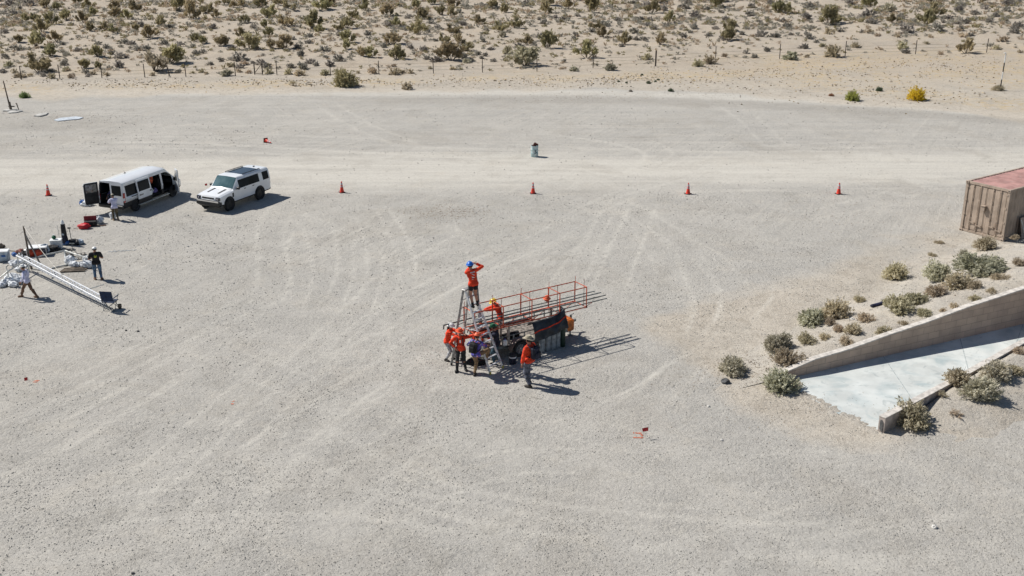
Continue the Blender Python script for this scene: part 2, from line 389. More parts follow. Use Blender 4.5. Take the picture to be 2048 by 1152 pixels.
def ground_mat(name,fixed=None):
    m=bpy.data.materials.new(name); m.use_nodes=True; nt=m.node_tree; nt.nodes.clear()
    out=N(nt,'ShaderNodeOutputMaterial'); p=N(nt,'ShaderNodeBsdfPrincipled'); p.inputs['Roughness'].default_value=.95
    p.inputs['Specular IOR Level'].default_value=.15
    nt.links.new(p.outputs[0],out.inputs[0])
    tc=N(nt,'ShaderNodeNewGeometry'); P=tc.outputs['Position']
    def noi(scale,detail=3,rough=.55,vec=None,dist=0):
        n=N(nt,'ShaderNodeTexNoise'); n.inputs['Scale'].default_value=scale; n.inputs['Detail'].default_value=detail; n.inputs['Roughness'].default_value=rough; n.inputs['Distortion'].default_value=dist
        nt.links.new(vec or P,n.inputs['Vector']); return n.outputs['Fac']
    def rng(v,a,b,c=0,d=1,clamp=True):
        n=N(nt,'ShaderNodeMapRange'); n.clamp=clamp
        for k,x in zip(('From Min','From Max','To Min','To Max'),(a,b,c,d)): n.inputs[k].default_value=x
        nt.links.new(v,n.inputs['Value']); return n.outputs[0]
    def mth(op,a,b):
        n=N(nt,'ShaderNodeMath',operation=op)
        for k,x in enumerate((a,b)):
            if isinstance(x,(int,float)): n.inputs[k].default_value=x
            else: nt.links.new(x,n.inputs[k])
        return n.outputs[0]
    def mix(f,a,b,bt='MIX'):
        n=N(nt,'ShaderNodeMix',data_type='RGBA',blend_type=bt); 
        if isinstance(f,(int,float)): n.inputs['Factor'].default_value=f
        else: nt.links.new(f,n.inputs['Factor'])
        for k,x in(('A',a),('B',b)):
            if isinstance(x,tuple): n.inputs[k].default_value=(*x,1)
            else: nt.links.new(x,n.inputs[k])
        return n.outputs['Result']
    def mapped(sx,sy,rz=0):
        r=N(nt,'ShaderNodeMapping'); r.inputs['Rotation'].default_value=(0,0,-rz); nt.links.new(P,r.inputs['Vector'])
        n=N(nt,'ShaderNodeMapping'); n.inputs['Scale'].default_value=(sx,sy,1)
        nt.links.new(r.outputs[0],n.inputs['Vector']); return n.outputs[0]
    def attr(nm):
        if fixed is not None:
            v=N(nt,'ShaderNodeValue'); v.outputs[0].default_value=fixed.get(nm,0); return v.outputs[0]
        a=N(nt,'ShaderNodeAttribute'); a.attribute_name=nm; return a.outputs['Fac']
    aroad,asand,acoarse,adry,atrack=attr('road'),attr('sand'),attr('coarse'),attr('dry'),attr('track')
    big=noi(.09,4,.6); mid=noi(.55,5,.62); fine=noi(5.5,4,.7); vfine=noi(19,3,.75)
    col=mix(rng(big,.36,.64),(.430,.413,.380),(.462,.441,.402))
    col=mix(rng(mid,.42,.68,0,.45),col,(.525,.502,.452))
    col=mix(rng(noi(.30,4,.65,mapped(1,1,.4),1.5),.50,.70,0,.22),col,(.345,.335,.31))
    # wheel scuffs: stretched noise in two directions
    st1=noi(1.0,5,.7,mapped(.07,2.6,R(62))); st2=noi(1.0,4,.6,mapped(.05,1.6,0)); st3=noi(1.0,5,.7,mapped(.07,2.4,R(12))); st4=noi(1.0,5,.7,mapped(.08,2.6,R(115)))
    w1=rng(noi(.07,2,.5),.42,.58); w2=rng(noi(.07,2,.5),.58,.42)
    col=mix(mth('MULTIPLY',w1,rng(st1,.53,.66,0,.55)),col,(.56,.53,.47))
    col=mix(mth('MULTIPLY',w1,rng(st1,.46,.34,0,.4)),col,(.33,.315,.285))
    col=mix(mth('MULTIPLY',w2,rng(st4,.56,.68,0,.45)),col,(.56,.53,.47))
    col=mix(rng(st3,.57,.70,0,.38),col,(.55,.52,.46))
    far=N(nt,'ShaderNodeSeparateXYZ'); nt.links.new(P,far.inputs[0])
    fary=rng(far.outputs[1],60,76)
    col=mix(mth('MULTIPLY',rng(st2,.50,.68,0,.6),fary),col,(.53,.50,.45))
    col=mix(mth('MULTIPLY',rng(noi(1.0,3,.6,mapped(.07,2.2,0)),.55,.72,0,.45),fary),col,(.33,.32,.30))
    rd=rng(mth('ADD',aroad,mth('MULTIPLY',mth('SUBTRACT',noi(1.0,4,.6,mapped(.06,.9,0)),.5),.9)),.30,.80)
    rcol=mix(rng(noi(1.0,4,.65,mapped(.05,2.0,0)),.35,.7),(.59,.563,.50),(.50,.475,.425))
    col=mix(mth('MULTIPLY',rd,.85),col,rcol)
    sd=rng(mth('ADD',asand,mth('MULTIPLY',mth('SUBTRACT',mid,.5),.8)),.3,.7)
    scol=mix(rng(noi(.35,4,.6),.35,.7),(.545,.495,.42),(.48,.43,.36))
    scol=mix(rng(noi(1.6,5,.75),.50,.62,0,.55),scol,(.36,.315,.255))
    scol=mix(rng(mth('MULTIPLY',rng(far.outputs[1],104,112),noi(.15,5,.65)),.50,.62,0,.6),scol,(.50,.40,.26))
    col=mix(sd,col,scol)
    col=mix(mth('MULTIPLY',rng(far.outputs[1],104,120),.75),col,mix(noi(.8,5,.75),(.52,.44,.345),(.39,.325,.25)))
    dd=mth('MULTIPLY',rng(adry,.15,.8),rng(noi(1.3,5,.75),.44,.60,0,.85))
    col=mix(dd,col,mix(rng(noi(3,2),.4,.6),(.56,.40,.22),(.50,.42,.26)))
    col=mix(rng(noi(.16,5,.72,None,1.0),.50,.64,0,.38),col,(.365,.335,.29))
    col=mix(rng(noi(.42,5,.75,None,.8),.54,.66,0,.28),col,(.55,.505,.43))
    col=mix(rng(noi(.33,5,.75,mapped(1,1.6,.9),.5),.56,.68,0,.35),col,(.33,.31,.27))
    cc=rng(mth('ADD',acoarse,mth('MULTIPLY',mth('SUBTRACT',mid,.5),.7)),.25,.75)
    col=mix(mth('MULTIPLY',cc,.32),col,(.29,.265,.23))
    # grain
    n4=noi(4.2,6,.82); n8=noi(8.5,5,.8,None,.5)
    col=mix(rng(n4,.55,.70,0,.6),col,(.25,.235,.21))
    col=mix(rng(n4,.46,.34,0,.5),col,(.60,.57,.50))
    col=mix(rng(n8,.55,.68,0,.6),col,(.17,.16,.14))
    col=mix(rng(noi(2.1,6,.8,None,1.2),.60,.70,0,.6),col,(.20,.185,.16))
    col=mix(rng(vfine,.56,.70,0,.7),col,(.14,.13,.115))
    col=mix(rng(noi(9,2,.5),.66,.76,0,.8),col,(.12,.11,.10))
    col=mix(rng(vfine,.26,.42,.55,0),col,(.64,.61,.55))
    tk=rng(mth('MULTIPLY',atrack,rng(noi(.9,5,.8),.14,.54)),.05,.6,0,.50)
    col=mix(tk,col,mix(n4,(.66,.632,.565),(.56,.535,.475)))
    nt.links.new(col,p.inputs['Base Color'])
    # relief
    fp=noi(5.0,5,.75,None,.6); 
    damp=mth('MULTIPLY',rng(rd,0,1,1,.3),rng(tk,0,.85,1,.35))
    h=mth('ADD',mth('MULTIPLY',n8,.8),mth('ADD',mth('MULTIPLY',fine,.6),mth('MULTIPLY',fp,1.3)))
    lumps=rng(noi(.5,4,.7),.38,.64,.75,1.15)
    b=N(nt,'ShaderNodeBump'); b.inputs['Distance'].default_value=.11
    nt.links.new(mth('MULTIPLY',mth('MULTIPLY',damp,lumps),.62),b.inputs['Strength']); nt.links.new(h,b.inputs['Height']); nt.links.new(b.outputs[0],p.inputs['Normal'])
    return m
gm.materials.append(ground_mat('gravel_ground'))
# tyre tracks: pale compacted dust pressed into the gravel, stored per ground vertex
import numpy as np
XA=np.array(xs);YA=np.array(ys);TR=np.zeros((len(ys),len(xs)))
def spline(P,n=14):
    out=[]
    Q=[P[0]]+P+[P[-1]]
    for i in range(1,len(Q)-2):
        a,b,c,d=Q[i-1],Q[i],Q[i+1],Q[i+2]
        for k in range(n):
            t=k/n; out.append(.5*((2*b)+(c-a)*t+(2*a-5*b+4*c-d)*t*t+(3*b-a-3*c+d)*t**3))
    out.append(P[-1]); return out
def track(pxs,wd=.22,op=.6,pair=0):
    pts=spline([U(*q) for q in pxs]); n=len(pts)
    for of in ([0] if not pair else [-pair/2,pair/2]):
        for i in range(n-1):
            a,b=pts[i],pts[i+1]; L=(b-a).length
            if L<1e-4: continue
            d=(b-a)/L; s=Vector((-d.y,d.x,0)); m=max(1,int(L/.2))
            for k in range(m):
                q=a+d*(L*k/m)+s*of; f=(i+k/m)/n; e=min(1,f/.2,(1-f)/.2)*op*(.9+.5*noise.noise(Vector((q.x*.7,q.y*.7,of))))
                r=min(.17,max(.10,wd*.62)) if q.y<64 else max(.16,wd*.8)
                i0,i1=np.searchsorted(XA,(q.x-3*r,q.x+3*r)); j0,j1=np.searchsorted(YA,(q.y-3*r,q.y+3*r))
                if i1<=i0 or j1<=j0: continue
                g=e*np.exp(-(((XA[None,i0:i1]-q.x)**2+(YA[j0:j1,None]-q.y)**2)/(1.1*r*r)))
                np.maximum(TR[j0:j1,i0:i1],g,out=TR[j0:j1,i0:i1])
T=track
T([(520,640),(545,560),(540,470),(575,400)],.16,.6,1.5); T([(600,640),(625,540),(600,440)],.14,.6); T([(690,660),(735,560),(740,470),(800,410)],.15,.6,1.5)
T([(780,620),(800,540),(775,460),(740,400)],.16,.6); T([(560,420),(640,480),(700,530)],.14,.5); T([(590,415),(650,450),(720,480)],.12,.5)
T([(620,520),(720,460),(860,420)],.14,.5); T([(900,430),(925,480),(945,530)],.15,.6); T([(560,560),(640,500),(700,440),(720,400)],.13,.5)
T([(1210,600),(1240,520),(1270,450),(1290,400)],.14,.75,1.6); T([(1175,560),(1195,490),(1230,420)],.14,.6); T([(1140,540),(1180,460),(1200,400)],.12,.5)
T([(1200,390),(1300,440),(1420,520),(1480,600)],.13,.5,1.6); T([(1270,400),(1400,490),(1460,560)],.12,.4); T([(800,640),(900,560),(1080,480),(1200,410),(1300,370)],.16,.6,1.6)
T([(1024,490),(1150,430),(1250,390),(1420,345)],.15,.5); T([(640,760),(760,640),(900,560),(1024,500)],.16,.6,1.7); T([(600,800),(720,680),(820,600),(940,540)],.14,.5)
T([(1500,640),(1540,600),(1545,565)],.05,.8); T([(1395,675),(1430,640),(1440,600),(1430,560)],.05,.7); T([(1370,670),(1390,620),(1380,570)],.05,.7)
T([(1180,370),(1260,340),(1290,310),(1240,290),(1150,275),(1060,265)],.3,.55); T([(1220,365),(1330,320),(1340,300),(1300,280)],.25,.45); T([(1000,340),(1150,300),(1260,290)],.2,.4)
T([(640,200),(720,250),(820,290)],.25,.45,1.8); T([(560,260),(700,240),(860,300)],.2,.4); T([(300,200),(380,230),(500,240)],.2,.35)
T([(0,880),(180,790),(330,700),(480,620)],.2,.5,1.7); T([(0,930),(200,830),(400,700),(560,560)],.18,.45,1.7); T([(100,1100),(300,960),(480,800),(640,660)],.2,.5,1.7)
T([(200,1150),(380,960),(520,820),(700,640),(820,520)],.18,.5,1.7); T([(330,1150),(470,1000),(600,860),(820,700)],.2,.5,1.6); T([(560,1130),(700,1000),(860,900),(1000,800),(1090,720)],.18,.5)
T([(0,1060),(300,1010),(640,1000),(900,1030),(1200,1100)],.25,.5,1.7); T([(560,830),(700,920),(900,1000),(1200,1050),(1600,1080),(2048,1060)],.25,.5,1.7)
T([(700,860),(900,960),(1200,1020),(1560,1060)],.2,.4,1.6); T([(1000,1100),(1300,1120),(1700,1100),(2048,1040)],.25,.4,1.7); T([(1100,850),(1260,780),(1320,740),(1400,690)],.05,.8)
T([(1190,830),(1290,770),(1340,720)],.05,.6); T([(380,1150),(520,990),(560,960)],.1,.5,.5); T([(600,1140),(780,960),(840,900),(900,850)],.12,.5); T([(770,780),(780,700),(770,640)],.3,.4)
T([(640,720),(700,690),(800,650)],.3,.4)
T([(505,600),(520,520),(515,450),(545,405)],.12,.6); T([(575,650),(585,580),(575,500),(600,440),(640,400)],.12,.7); T([(650,640),(700,560),(700,480),(680,420)],.12,.6,1.5); T([(820,600),(830,520),(800,450),(760,400)],.12,.7)
T([(720,640),(760,580),(800,520),(860,480),(960,440)],.12,.6,1.5); T([(600,420),(680,440),(760,480),(830,540)],.12,.55,1.5); T([(1100,620),(1150,540),(1210,460),(1240,400)],.12,.6,1.5); T([(1330,600),(1340,540),(1300,470),(1260,400)],.12,.5,1.5)
T([(1225,400),(1340,470),(1400,560),(1410,640),(1360,700)],.12,.5,1.5); T([(900,620),(800,720),(640,830),(420,960),(200,1060)],.14,.6,1.6); T([(940,640),(820,780),(700,880),(540,1010),(400,1150)],.14,.55,1.6)
T([(60,820),(220,740),(380,660),(520,600)],.13,.6,1.6); T([(0,1000),(160,880),(320,780),(500,640)],.13,.55); T([(260,620),(420,700),(620,780),(840,860),(1060,900)],.13,.4,1.6); T([(1000,780),(1180,860),(1400,900),(1640,880),(1900,960)],.13,.4,1.6)
T([(640,1150),(760,1040),(900,960),(1060,920),(1250,930)],.13,.5,1.6); T([(1250,1150),(1500,1080),(1800,980),(2048,950)],.13,.45,1.6); T([(20,700),(160,690),(300,700)],.12,.5); T([(560,1080),(580,960),(620,860),(640,760)],.12,.5,1.6)
T([(1000,300),(1120,320),(1210,360)],.2,.4); T([(1440,200),(1500,240),(1560,300)],.2,.35,1.8); T([(200,280),(420,250),(640,250),(820,230)],.2,.4,1.8); T([(1300,380),(1500,372),(1800,368),(2000,350)],.2,.5,1.8); T([(600,372),(900,378),(1200,372)],.2,.5,1.8); T([(1450,400),(1600,430),(1750,400),(1900,360)],.12,.4,1.6); T([(1400,470),(1600,440),(1850,400)],.12,.4); T([(1500,300),(1700,290),(2048,280)],.3,.4,1.8)
T([(0,300),(300,290),(700,310),(1100,330),(1500,335),(2048,310)],.35,.5,1.9); T([(0,330),(400,335),(900,350),(1400,355),(2048,340)],.3,.5,1.9); T([(0,270),(400,270),(900,290),(1500,310),(2048,300)],.25,.4,1.9)

a=gm.attributes.new('track','FLOAT','POINT'); a.data.foreach_set('value',TR.ravel().astype('f4'))
# embankment behind the long wall, dirt bank by the short wall
def patch(name,O,e1,e2,t0,t1,d1,hf,st):
    v=[];f=[]; nt_=int((t1-t0)/st)+1; nd=int(d1/st)+1
    for i in range(nt_+1):
        for j in range(nd+1):
            t=t0+(t1-t0)*i/nt_; d=.1+(d1-.1)*j/nd
            p=O+e1*t+e2*d; z=hf(p.x,p.y)
            if i==0 or j==nd: z=-.05
            v.append((p.x,p.y,z))
    for i in range(nt_):
        for j in range(nd):
            a=i*(nd+1)+j; f.append((a,a+1,a+nd+2,a+nd+1))
    me=bpy.data.meshes.new(name); me.from_pydata(v,[],f); me.polygons.foreach_set('use_smooth',[True]*len(me.polygons)); me.materials.append(sandm)
    bm=bmesh.new(); bm.from_mesh(me); bmesh.ops.recalc_face_normals(bm,faces=bm.faces)
    if sum(q.normal.z for q in bm.faces)<0: bmesh.ops.reverse_faces(bm,faces=bm.faces)
    bm.to_mesh(me); bm.free()
    o=bpy.data.objects.new(name,me); C.objects.link(o); return tag(o,kind='structure')
sandm=ground_mat('sandy_embankment',dict(sand=.62,coarse=.15,dry=.12))
patch('embankment',WA0,wa,wan,-5,20,11,Hemb,.3)
patch('dirt_bank',WB0,wb,wbn,-.2,14,4.0,Hbank,.25)
# concrete ramp
def conc_mat():
    m=mat('ramp_concrete',(.56,.585,.565),.75,var=.05,vs=1.4,bump=.1,bs=18); nt=m.node_tree
    p=[n for n in nt.nodes if n.type=='BSDF_PRINCIPLED'][0]; src=p.inputs['Base Color'].links[0].from_socket
    tc=[n for n in nt.nodes if n.type=='TEX_COORD'][0]
    for sc,lo,hi,col,amt,dist in((.45,.5,.68,(.36,.43,.44),.85,2.2),(.25,.50,.68,(.70,.73,.71),.8,2.5),(1.6,.58,.70,(.33,.37,.37),.6,2)):
        n=N(nt,'ShaderNodeTexNoise'); n.inputs['Scale'].default_value=sc; n.inputs['Detail'].default_value=5; n.inputs['Distortion'].default_value=dist; nt.links.new(tc.outputs['Object'],n.inputs['Vector'])
        r=N(nt,'ShaderNodeMapRange'); r.inputs['From Min'].default_value=lo; r.inputs['From Max'].default_value=hi; r.inputs['To Max'].default_value=amt; nt.links.new(n.outputs['Fac'],r.inputs['Value'])
        x=N(nt,'ShaderNodeMix',data_type='RGBA'); nt.links.new(r.outputs[0],x.inputs['Factor']); nt.links.new(src,x.inputs['A']); x.inputs['B'].default_value=(*col,1); src=x.outputs['Result']
    nt.links.new(src,p.inputs['Base Color']); return m
mb=MB()
poly=[WA0+wa*(-.25)]+[WA0+wa*15.6,WB0+wb*16.2,WB0-wbn*.0]+[U(*q) for q in ((1742,858),(1722,850),(1700,838),(1676,828),(1655,816),(1632,803),(1612,794),(1600,783),(1606,768))]
mb.add([Vector((p.x,p.y,.012)) for p in poly],[tuple(range(len(poly)))])
r_=mb.obj('concrete_ramp',conc_mat()); tag(r_,kind='structure')
mb=MB()      # dirt feathering on to the slab's end
random.seed(4)
for i in range(60):
    k=random.random(); q=U(1602+150*k+random.uniform(-10,4),784+78*k+random.uniform(-4,3),.0)
    mb.ell(q,(random.uniform(.08,.28),random.uniform(.06,.2),.022),9,4,Matrix.Rotation(random.random()*3,3,'Z'))
tag(mb.obj('dirt_edge',sandm,smooth=True),kind='structure')
# expansion joints scored in the slab
mb=MB()
for t in (4.3,8.6,12.4):
    a=WA0+wa*t; b=WB0+wb*(t*.92-1.2); d=(b-a).normalized(); s=Vector((-d.y,d.x,0))*.018
    mb.add([(a+s)+Vector((0,0,.017)),(a-s)+Vector((0,0,.017)),(b-s)+Vector((0,0,.017)),(b+s)+Vector((0,0,.017))],[(0,1,2,3)])
tag(mb.obj('joint_lines',mat('joint',(.42,.46,.46),.9)),kind='structure')
# walls
def block_mat():
    m=bpy.data.materials.new('block_wall'); m.use_nodes=True; nt=m.node_tree; p=nt.nodes['Principled BSDF']; p.inputs['Roughness'].default_value=.95
    tc=N(nt,'ShaderNodeTexCoord'); mp=N(nt,'ShaderNodeMapping'); mp.inputs['Rotation'].default_value=(R(-90),0,0); nt.links.new(tc.outputs['Object'],mp.inputs[0])
    br=N(nt,'ShaderNodeTexBrick'); br.inputs['Scale'].default_value=1; br.inputs['Brick Width'].default_value=.61; br.inputs['Row Height'].default_value=.305; br.inputs['Mortar Size'].default_value=.012
    br.inputs['Color1'].default_value=(.50,.385,.30,1); br.inputs['Color2'].default_value=(.42,.325,.26,1); br.inputs['Mortar'].default_value=(.35,.28,.225,1); br.inputs['Bias'].default_value=-.2
    nt.links.new(mp.outputs[0],br.inputs[0]); n=N(nt,'ShaderNodeTexNoise'); n.inputs['Scale'].default_value=1.3; n.inputs['Detail'].default_value=6; nt.links.new(tc.outputs['Object'],n.inputs[0])
    x=N(nt,'ShaderNodeMix',data_type='RGBA',blend_type='MULTIPLY'); x.inputs['Factor'].default_value=.5; nt.links.new(br.outputs[0],x.inputs['A']); nt.links.new(n.outputs['Fac'],x.inputs['B'])
    g=N(nt,'ShaderNodeHueSaturation'); g.inputs['Value'].default_value=1.35; nt.links.new(x.outputs['Result'],g.inputs['Color']); nt.links.new(g.outputs[0],p.inputs['Base Color'])
    b=N(nt,'ShaderNodeBump'); b.inputs['Distance'].default_value=.02; b.inputs['Strength'].default_value=.6; nt.links.new(br.outputs['Fac'],b.inputs['Height']); b.invert=True; nt.links.new(b.outputs[0],p.inputs['Normal'])
    return m
BM=block_mat(); capm=mat('wall_top_concrete',(.60,.56,.51),.9,var=.12,vs=5,bump=.3)
rot=math.atan2(wa.y,wa.x)
rw=thing('retaining_wall','long tan block retaining wall rising along the far side of the concrete ramp','retaining wall',WA0,rot)
prof=WTOP; mb=MB(); th=.22
n=len(prof)
top=[(t,z-.05) for t,z in prof]
v=[(t,0,-.1) for t,z in top]+[(t,0,z) for t,z in top]+[(t,th,-.1) for t,z in top]+[(t,th,z) for t,z in top]
f=[(i,i+1,n+i+1,n+i) for i in range(n-1)]+[(2*n+i,3*n+i,3*n+i+1,2*n+i+1) for i in range(n-1)]+[(0,n,3*n,2*n),(n-1,3*n-1,4*n-1,2*n-1)]
mb.add(v,f); mb.obj('block_face',BM,rw)
mb=MB(); v=[];f=[]
for t,z in prof: v+=[(t,-.02,z-.05),(t,-.02,z),(t,th+.02,z),(t,th+.02,z-.05)]
for i in range(n-1):
    for k in range(4): a=i*4+k; b=i*4+(k+1)%4; f.append((a,b,b+4,a+4))
f+=[(0,1,2,3),(4*n-1,4*n-2,4*n-3,4*n-4)]
mb.add(v,f); mb.obj('cap',capm,rw)
rb=math.atan2(wb.y,wb.x)
lw=thing('low_wall','low concrete kerb wall with a broken end along the near side of the ramp','low wall',WB0,rb)
mb=MB(); sec=[(0,.58),(1.5,.54),(3.5,.50),(6,.46),(15.5,.42)]; n=len(sec); v=[];f=[]
for t,z in sec: v+=[(t,0,-.1),(t,0,z),(t,-.24,z),(t,-.24,-.1)]
for i in range(n-1):
    for k in range(4): a=i*4+k; b=i*4+(k+1)%4; f.append((a,b,b+4,a+4))
f+=[(0,1,2,3),(4*n-1,4*n-2,4*n-3,4*n-4)]
mb.add(v,f); mb.obj('wall_body',mat('low_wall_concrete',(.44,.38,.34),.9,var=.15,vs=3,bump=.3),lw)
mb=MB(); 
for t in (0,):
    mb.box((-.012,-.12,.26),(.02,.12,.3)); mb.box((-.016,-.10,.42),(.02,.06,.12)); mb.box((-.014,-.14,.12),(.02,.08,.1))
mb.obj('broken_core',mat('dark_grout',(.12,.12,.12),.95,bump=.5),lw)
mb=MB(); v=[];f=[]
for t,z in sec: v+=[(t-.01,.01,z),(t-.01,.01,z+.03),(t-.01,-.25,z+.03),(t-.01,-.25,z)]
for i in range(n-1):
    for k in range(4): a=i*4+k; b=i*4+(k+1)%4; f.append((a,b,b+4,a+4))
f+=[(0,1,2,3),(4*n-1,4*n-2,4*n-3,4*n-4)]
mb.add(v,f); mb.obj('cap',capm,lw)
# ---------------------------------------------------------------- loose stones (countless)
def stones(name,n,sampler,smat):
    mb=MB()
    for i in range(n):
        p,s=sampler()
        k=[random.uniform(.6,1.25) for _ in range(6)]; a=random.random()*6
        ca,sa=math.cos(a),math.sin(a)
        pts=[(k[0],0,0),(0,k[1],0),(-k[2],0,0),(0,-k[3],0),(0,0,.62*k[4])]
        mb.add([(p.x+(x*ca-y*sa)*s,p.y+(x*sa+y*ca)*s,p.z+z*s*.95-.1*s) for x,y,z in pts],[(0,1,4),(1,2,4),(2,3,4),(3,0,4)])
    o=mb.obj(name,smat); return tag(o,kind='stuff')
def clods(name,n,smat,seed,yr,hk=1.0):
    rn=random.Random(seed); vs=[];fs=[]
    while n>0:
        py=yr[0]+(yr[1]-yr[0])*rn.random()**.8; px=rn.uniform(-60,2110); p=U(px,py); x,y=p.x,p.y
        d=nz3(x,y,.28,3)+.7*nz3(x,y,.09,7)+.35*nz3(x,y,.9,1)
        c=math.cos(1.08)*x+math.sin(1.08)*y; e=-math.sin(1.08)*x+math.cos(1.08)*y
        d+=.45*noise.noise(Vector((c*.12,e*1.3,3)))
        n-=.35
        if d<rn.uniform(-.45,.95): continue
        if abs(y-(72.5+.03*x))<5.5 and rn.random()<.8: continue
        q=Vector((x,y,0)); t=(q-WA0).dot(wa); dd=(q-WA0).dot(wan)
        if -.5<t<18 and dd<.3 and (q-WB0).dot(wbn)<.3 and t>-1: continue
        n-=.65; z=Hall(x,y); s_=rn.choice((.018,.022,.026,.032,.040,.055))*(.34+.0115*y); h=s_*rn.uniform(.55,1.0)*hk
        a=rn.random()*6.28; ca,sa=math.cos(a)*s_,math.sin(a)*s_; k=rn.uniform(.5,1.0); b=len(vs)
        for u_,v_ in((1,0),(.2,k),(-1,.1),(-.1,-k)): vs.append((x+u_*ca-v_*sa,y+u_*sa+v_*ca,z-.004))
        vs.append((x+rn.uniform(-.3,.3)*s_,y+rn.uniform(-.3,.3)*s_,z+h)); fs+=[(b,b+1,b+4),(b+1,b+2,b+4),(b+2,b+3,b+4),(b+3,b,b+4)]
    me=bpy.data.meshes.new(name); me.from_pydata(vs,[],fs); me.materials.append(smat); o=bpy.data.objects.new(name,me); C.objects.link(o); return tag(o,kind='stuff')
M['clod']=mat('gravel_clods',(.40,.385,.35),.95,var=.2,vs=1.7,alt=(.30,.285,.255))
M['clod2']=mat('dark_gravel_clods',(.34,.32,.285),.95,var=.3,vs=1.9,alt=(.25,.235,.21))
clods('gravel_clods',66000,M['clod'],31,(215,1165)); clods('dark_gravel_clods',7000,M['clod2'],32,(215,1165),.8)
random.seed(11)
def samp_lot():
    py=210+942*random.random()**1.1; px=random.uniform(-40,2090); p=U(px,py)
    for _ in range(3):
        if nz3(p.x,p.y,.16,3)<random.uniform(-.25,.5): px=random.uniform(-40,2090); p=U(px,py)
    s=random.choice((.009,.011,.013,.015,.018,.024))*(1+.008*p.y); p.z=Hall(p.x,p.y); return p,s
def samp_zone():
    z=random.choice(((1450,755,120,40),(1480,735,80,30),(150,235,160,18),(1250,192,430,10),(1130,195,300,8),(1000,170,220,10),(400,180,240,14),(1600,820,260,60),(1640,440,180,60),(1750,600,200,70),(1880,210,180,30),(890,425,90,20),(890,425,90,20),(1500,180,300,10)))
    px=random.gauss(z[0],z[2]*.5); py=random.gauss(z[1],z[3]*.5); p=GT(px,max(8,py)); s=random.choice((.018,.025,.035,.05))*(.6+.009*p.y); return p,s
M['pebble']=mat('grey_pebbles',(.21,.20,.185),.9,var=.4,vs=1.7,alt=(.11,.10,.095))
M['pebbletan']=mat('tan_pebbles',(.36,.31,.245),.9,var=.4,vs=1.9,alt=(.23,.19,.15))
M['pebblepale']=mat('pale_pebbles',(.62,.60,.56),.9,var=.2,vs=2)
stones('gravel_stones',5200,samp_lot,M['pebble']); stones('clod_stones',5200,samp_zone,M['pebbletan'])
stones('pale_gravel_stones',420,samp_lot,M['pebblepale'])
# ================================================================ SHRUBS
def bush_geo(kind,seed,nleaf,near=False):
    rnd=random.Random(seed); L=MB(); S=MB(); ls=.030 if near else .062
    def leaf(p,s,d=None):
        q=Euler((rnd.uniform(0,6.3),rnd.uniform(0,6.3),rnd.uniform(0,6.3))).to_matrix()
        if d is not None: q=d.to_track_quat('Y','Z').to_matrix()@Euler((rnd.uniform(-.7,.7),rnd.uniform(-3,3),rnd.uniform(-.7,.7))).to_matrix()
        a=q@Vector((0,-s*1.3,0)); b=q@Vector((s*.55,0,0))
        L.add([p+a,p+b,p-a,p-b],[(0,1,2,3)])
    if kind=='creosote':
        ns=rnd.randint(11,16); tips=[]
        for i in range(ns):
            th=rnd.uniform(0,6.283); ph=rnd.uniform(.12,1.0); d=Vector((math.sin(ph)*math.cos(th),math.sin(ph)*math.sin(th),math.cos(ph)))
            ln=rnd.uniform(.42,.70)*(1-.1*ph); a=Vector((d.x*.05,d.y*.05,-.03)); m=a+d*ln*.55+Vector((0,0,-.02)); S.tube(a,m,.012,4,.008)
            for j in range(rnd.randint(2,4)):
                e=m+(d+Vector((rnd.uniform(-.5,.5),rnd.uniform(-.5,.5),rnd.uniform(0,.35)))).normalized()*ln*rnd.uniform(.35,.6)
                S.tube(m,e,.007,3,.003); tips.append((m,e))
        for i in range(nleaf):
            m,e=rnd.choice(tips); t=rnd.uniform(.15,1.08)**.8; p=m.lerp(e,t)+Vector([rnd.gauss(0,.034) for _ in range(3)])
            leaf(p,ls*rnd.uniform(.6,1.2),(e-m).normalized() if rnd.random()<.6 else None)
    else:
        hr={'grey':.50,'tan':.52,'green':.58,'olive':.55,'ball':.62}.get(kind,.5)
        lobes=[(Vector((rnd.uniform(-.22,.22),rnd.uniform(-.22,.22),rnd.uniform(.0,.12))),rnd.uniform(.20,.34)) for _ in range(7)]
        for i in range(24 if near else 10):
            th=rnd.uniform(0,6.283); ph=rnd.uniform(.2,1.35); d=Vector((math.sin(ph)*math.cos(th),math.sin(ph)*math.sin(th),math.cos(ph)*hr*1.7))
            S.tube((0,0,-.02),d*rnd.uniform(.34,.50),.010,4,.003)
        ntw=max(20,nleaf//9)
        for i in range(ntw):
            c,r=rnd.choice(lobes); th=rnd.uniform(0,6.283); ph=math.acos(rnd.uniform(-.15,1)); d=Vector((math.sin(ph)*math.cos(th),math.sin(ph)*math.sin(th),math.cos(ph)))
            e=c+Vector((d.x*r,d.y*r,d.z*r*hr*1.9))*rnd.uniform(.75,1.18)
            if e.z<.01: e.z=rnd.uniform(.01,.08)
            st=e*.55
            for k in range(9):
                t=rnd.uniform(.35,1.05); p=st.lerp(e,t)+Vector([rnd.gauss(0,.018) for _ in range(3)])
                leaf(p,ls*rnd.uniform(.6,1.2),(e-st).normalized() if rnd.random()<.7 else None)
    return L,S
def bush_mesh_far(kind,lm,seed,nleaf):
    L,S=bush_geo(kind,seed,nleaf); n=len(L.v)
    mb=MB(); mb.v=L.v+S.v; mb.f=L.f+[tuple(i+n for i in f) for f in S.f]; mb.m=[0]*len(L.f)+[1]*len(S.f)
    me=bpy.data.meshes.new('shrub'); me.from_pydata(mb.v,[],mb.f); me.materials.append(lm); me.materials.append(M['stem'])
    me.polygons.foreach_set('material_index',mb.m); me.update(); return me
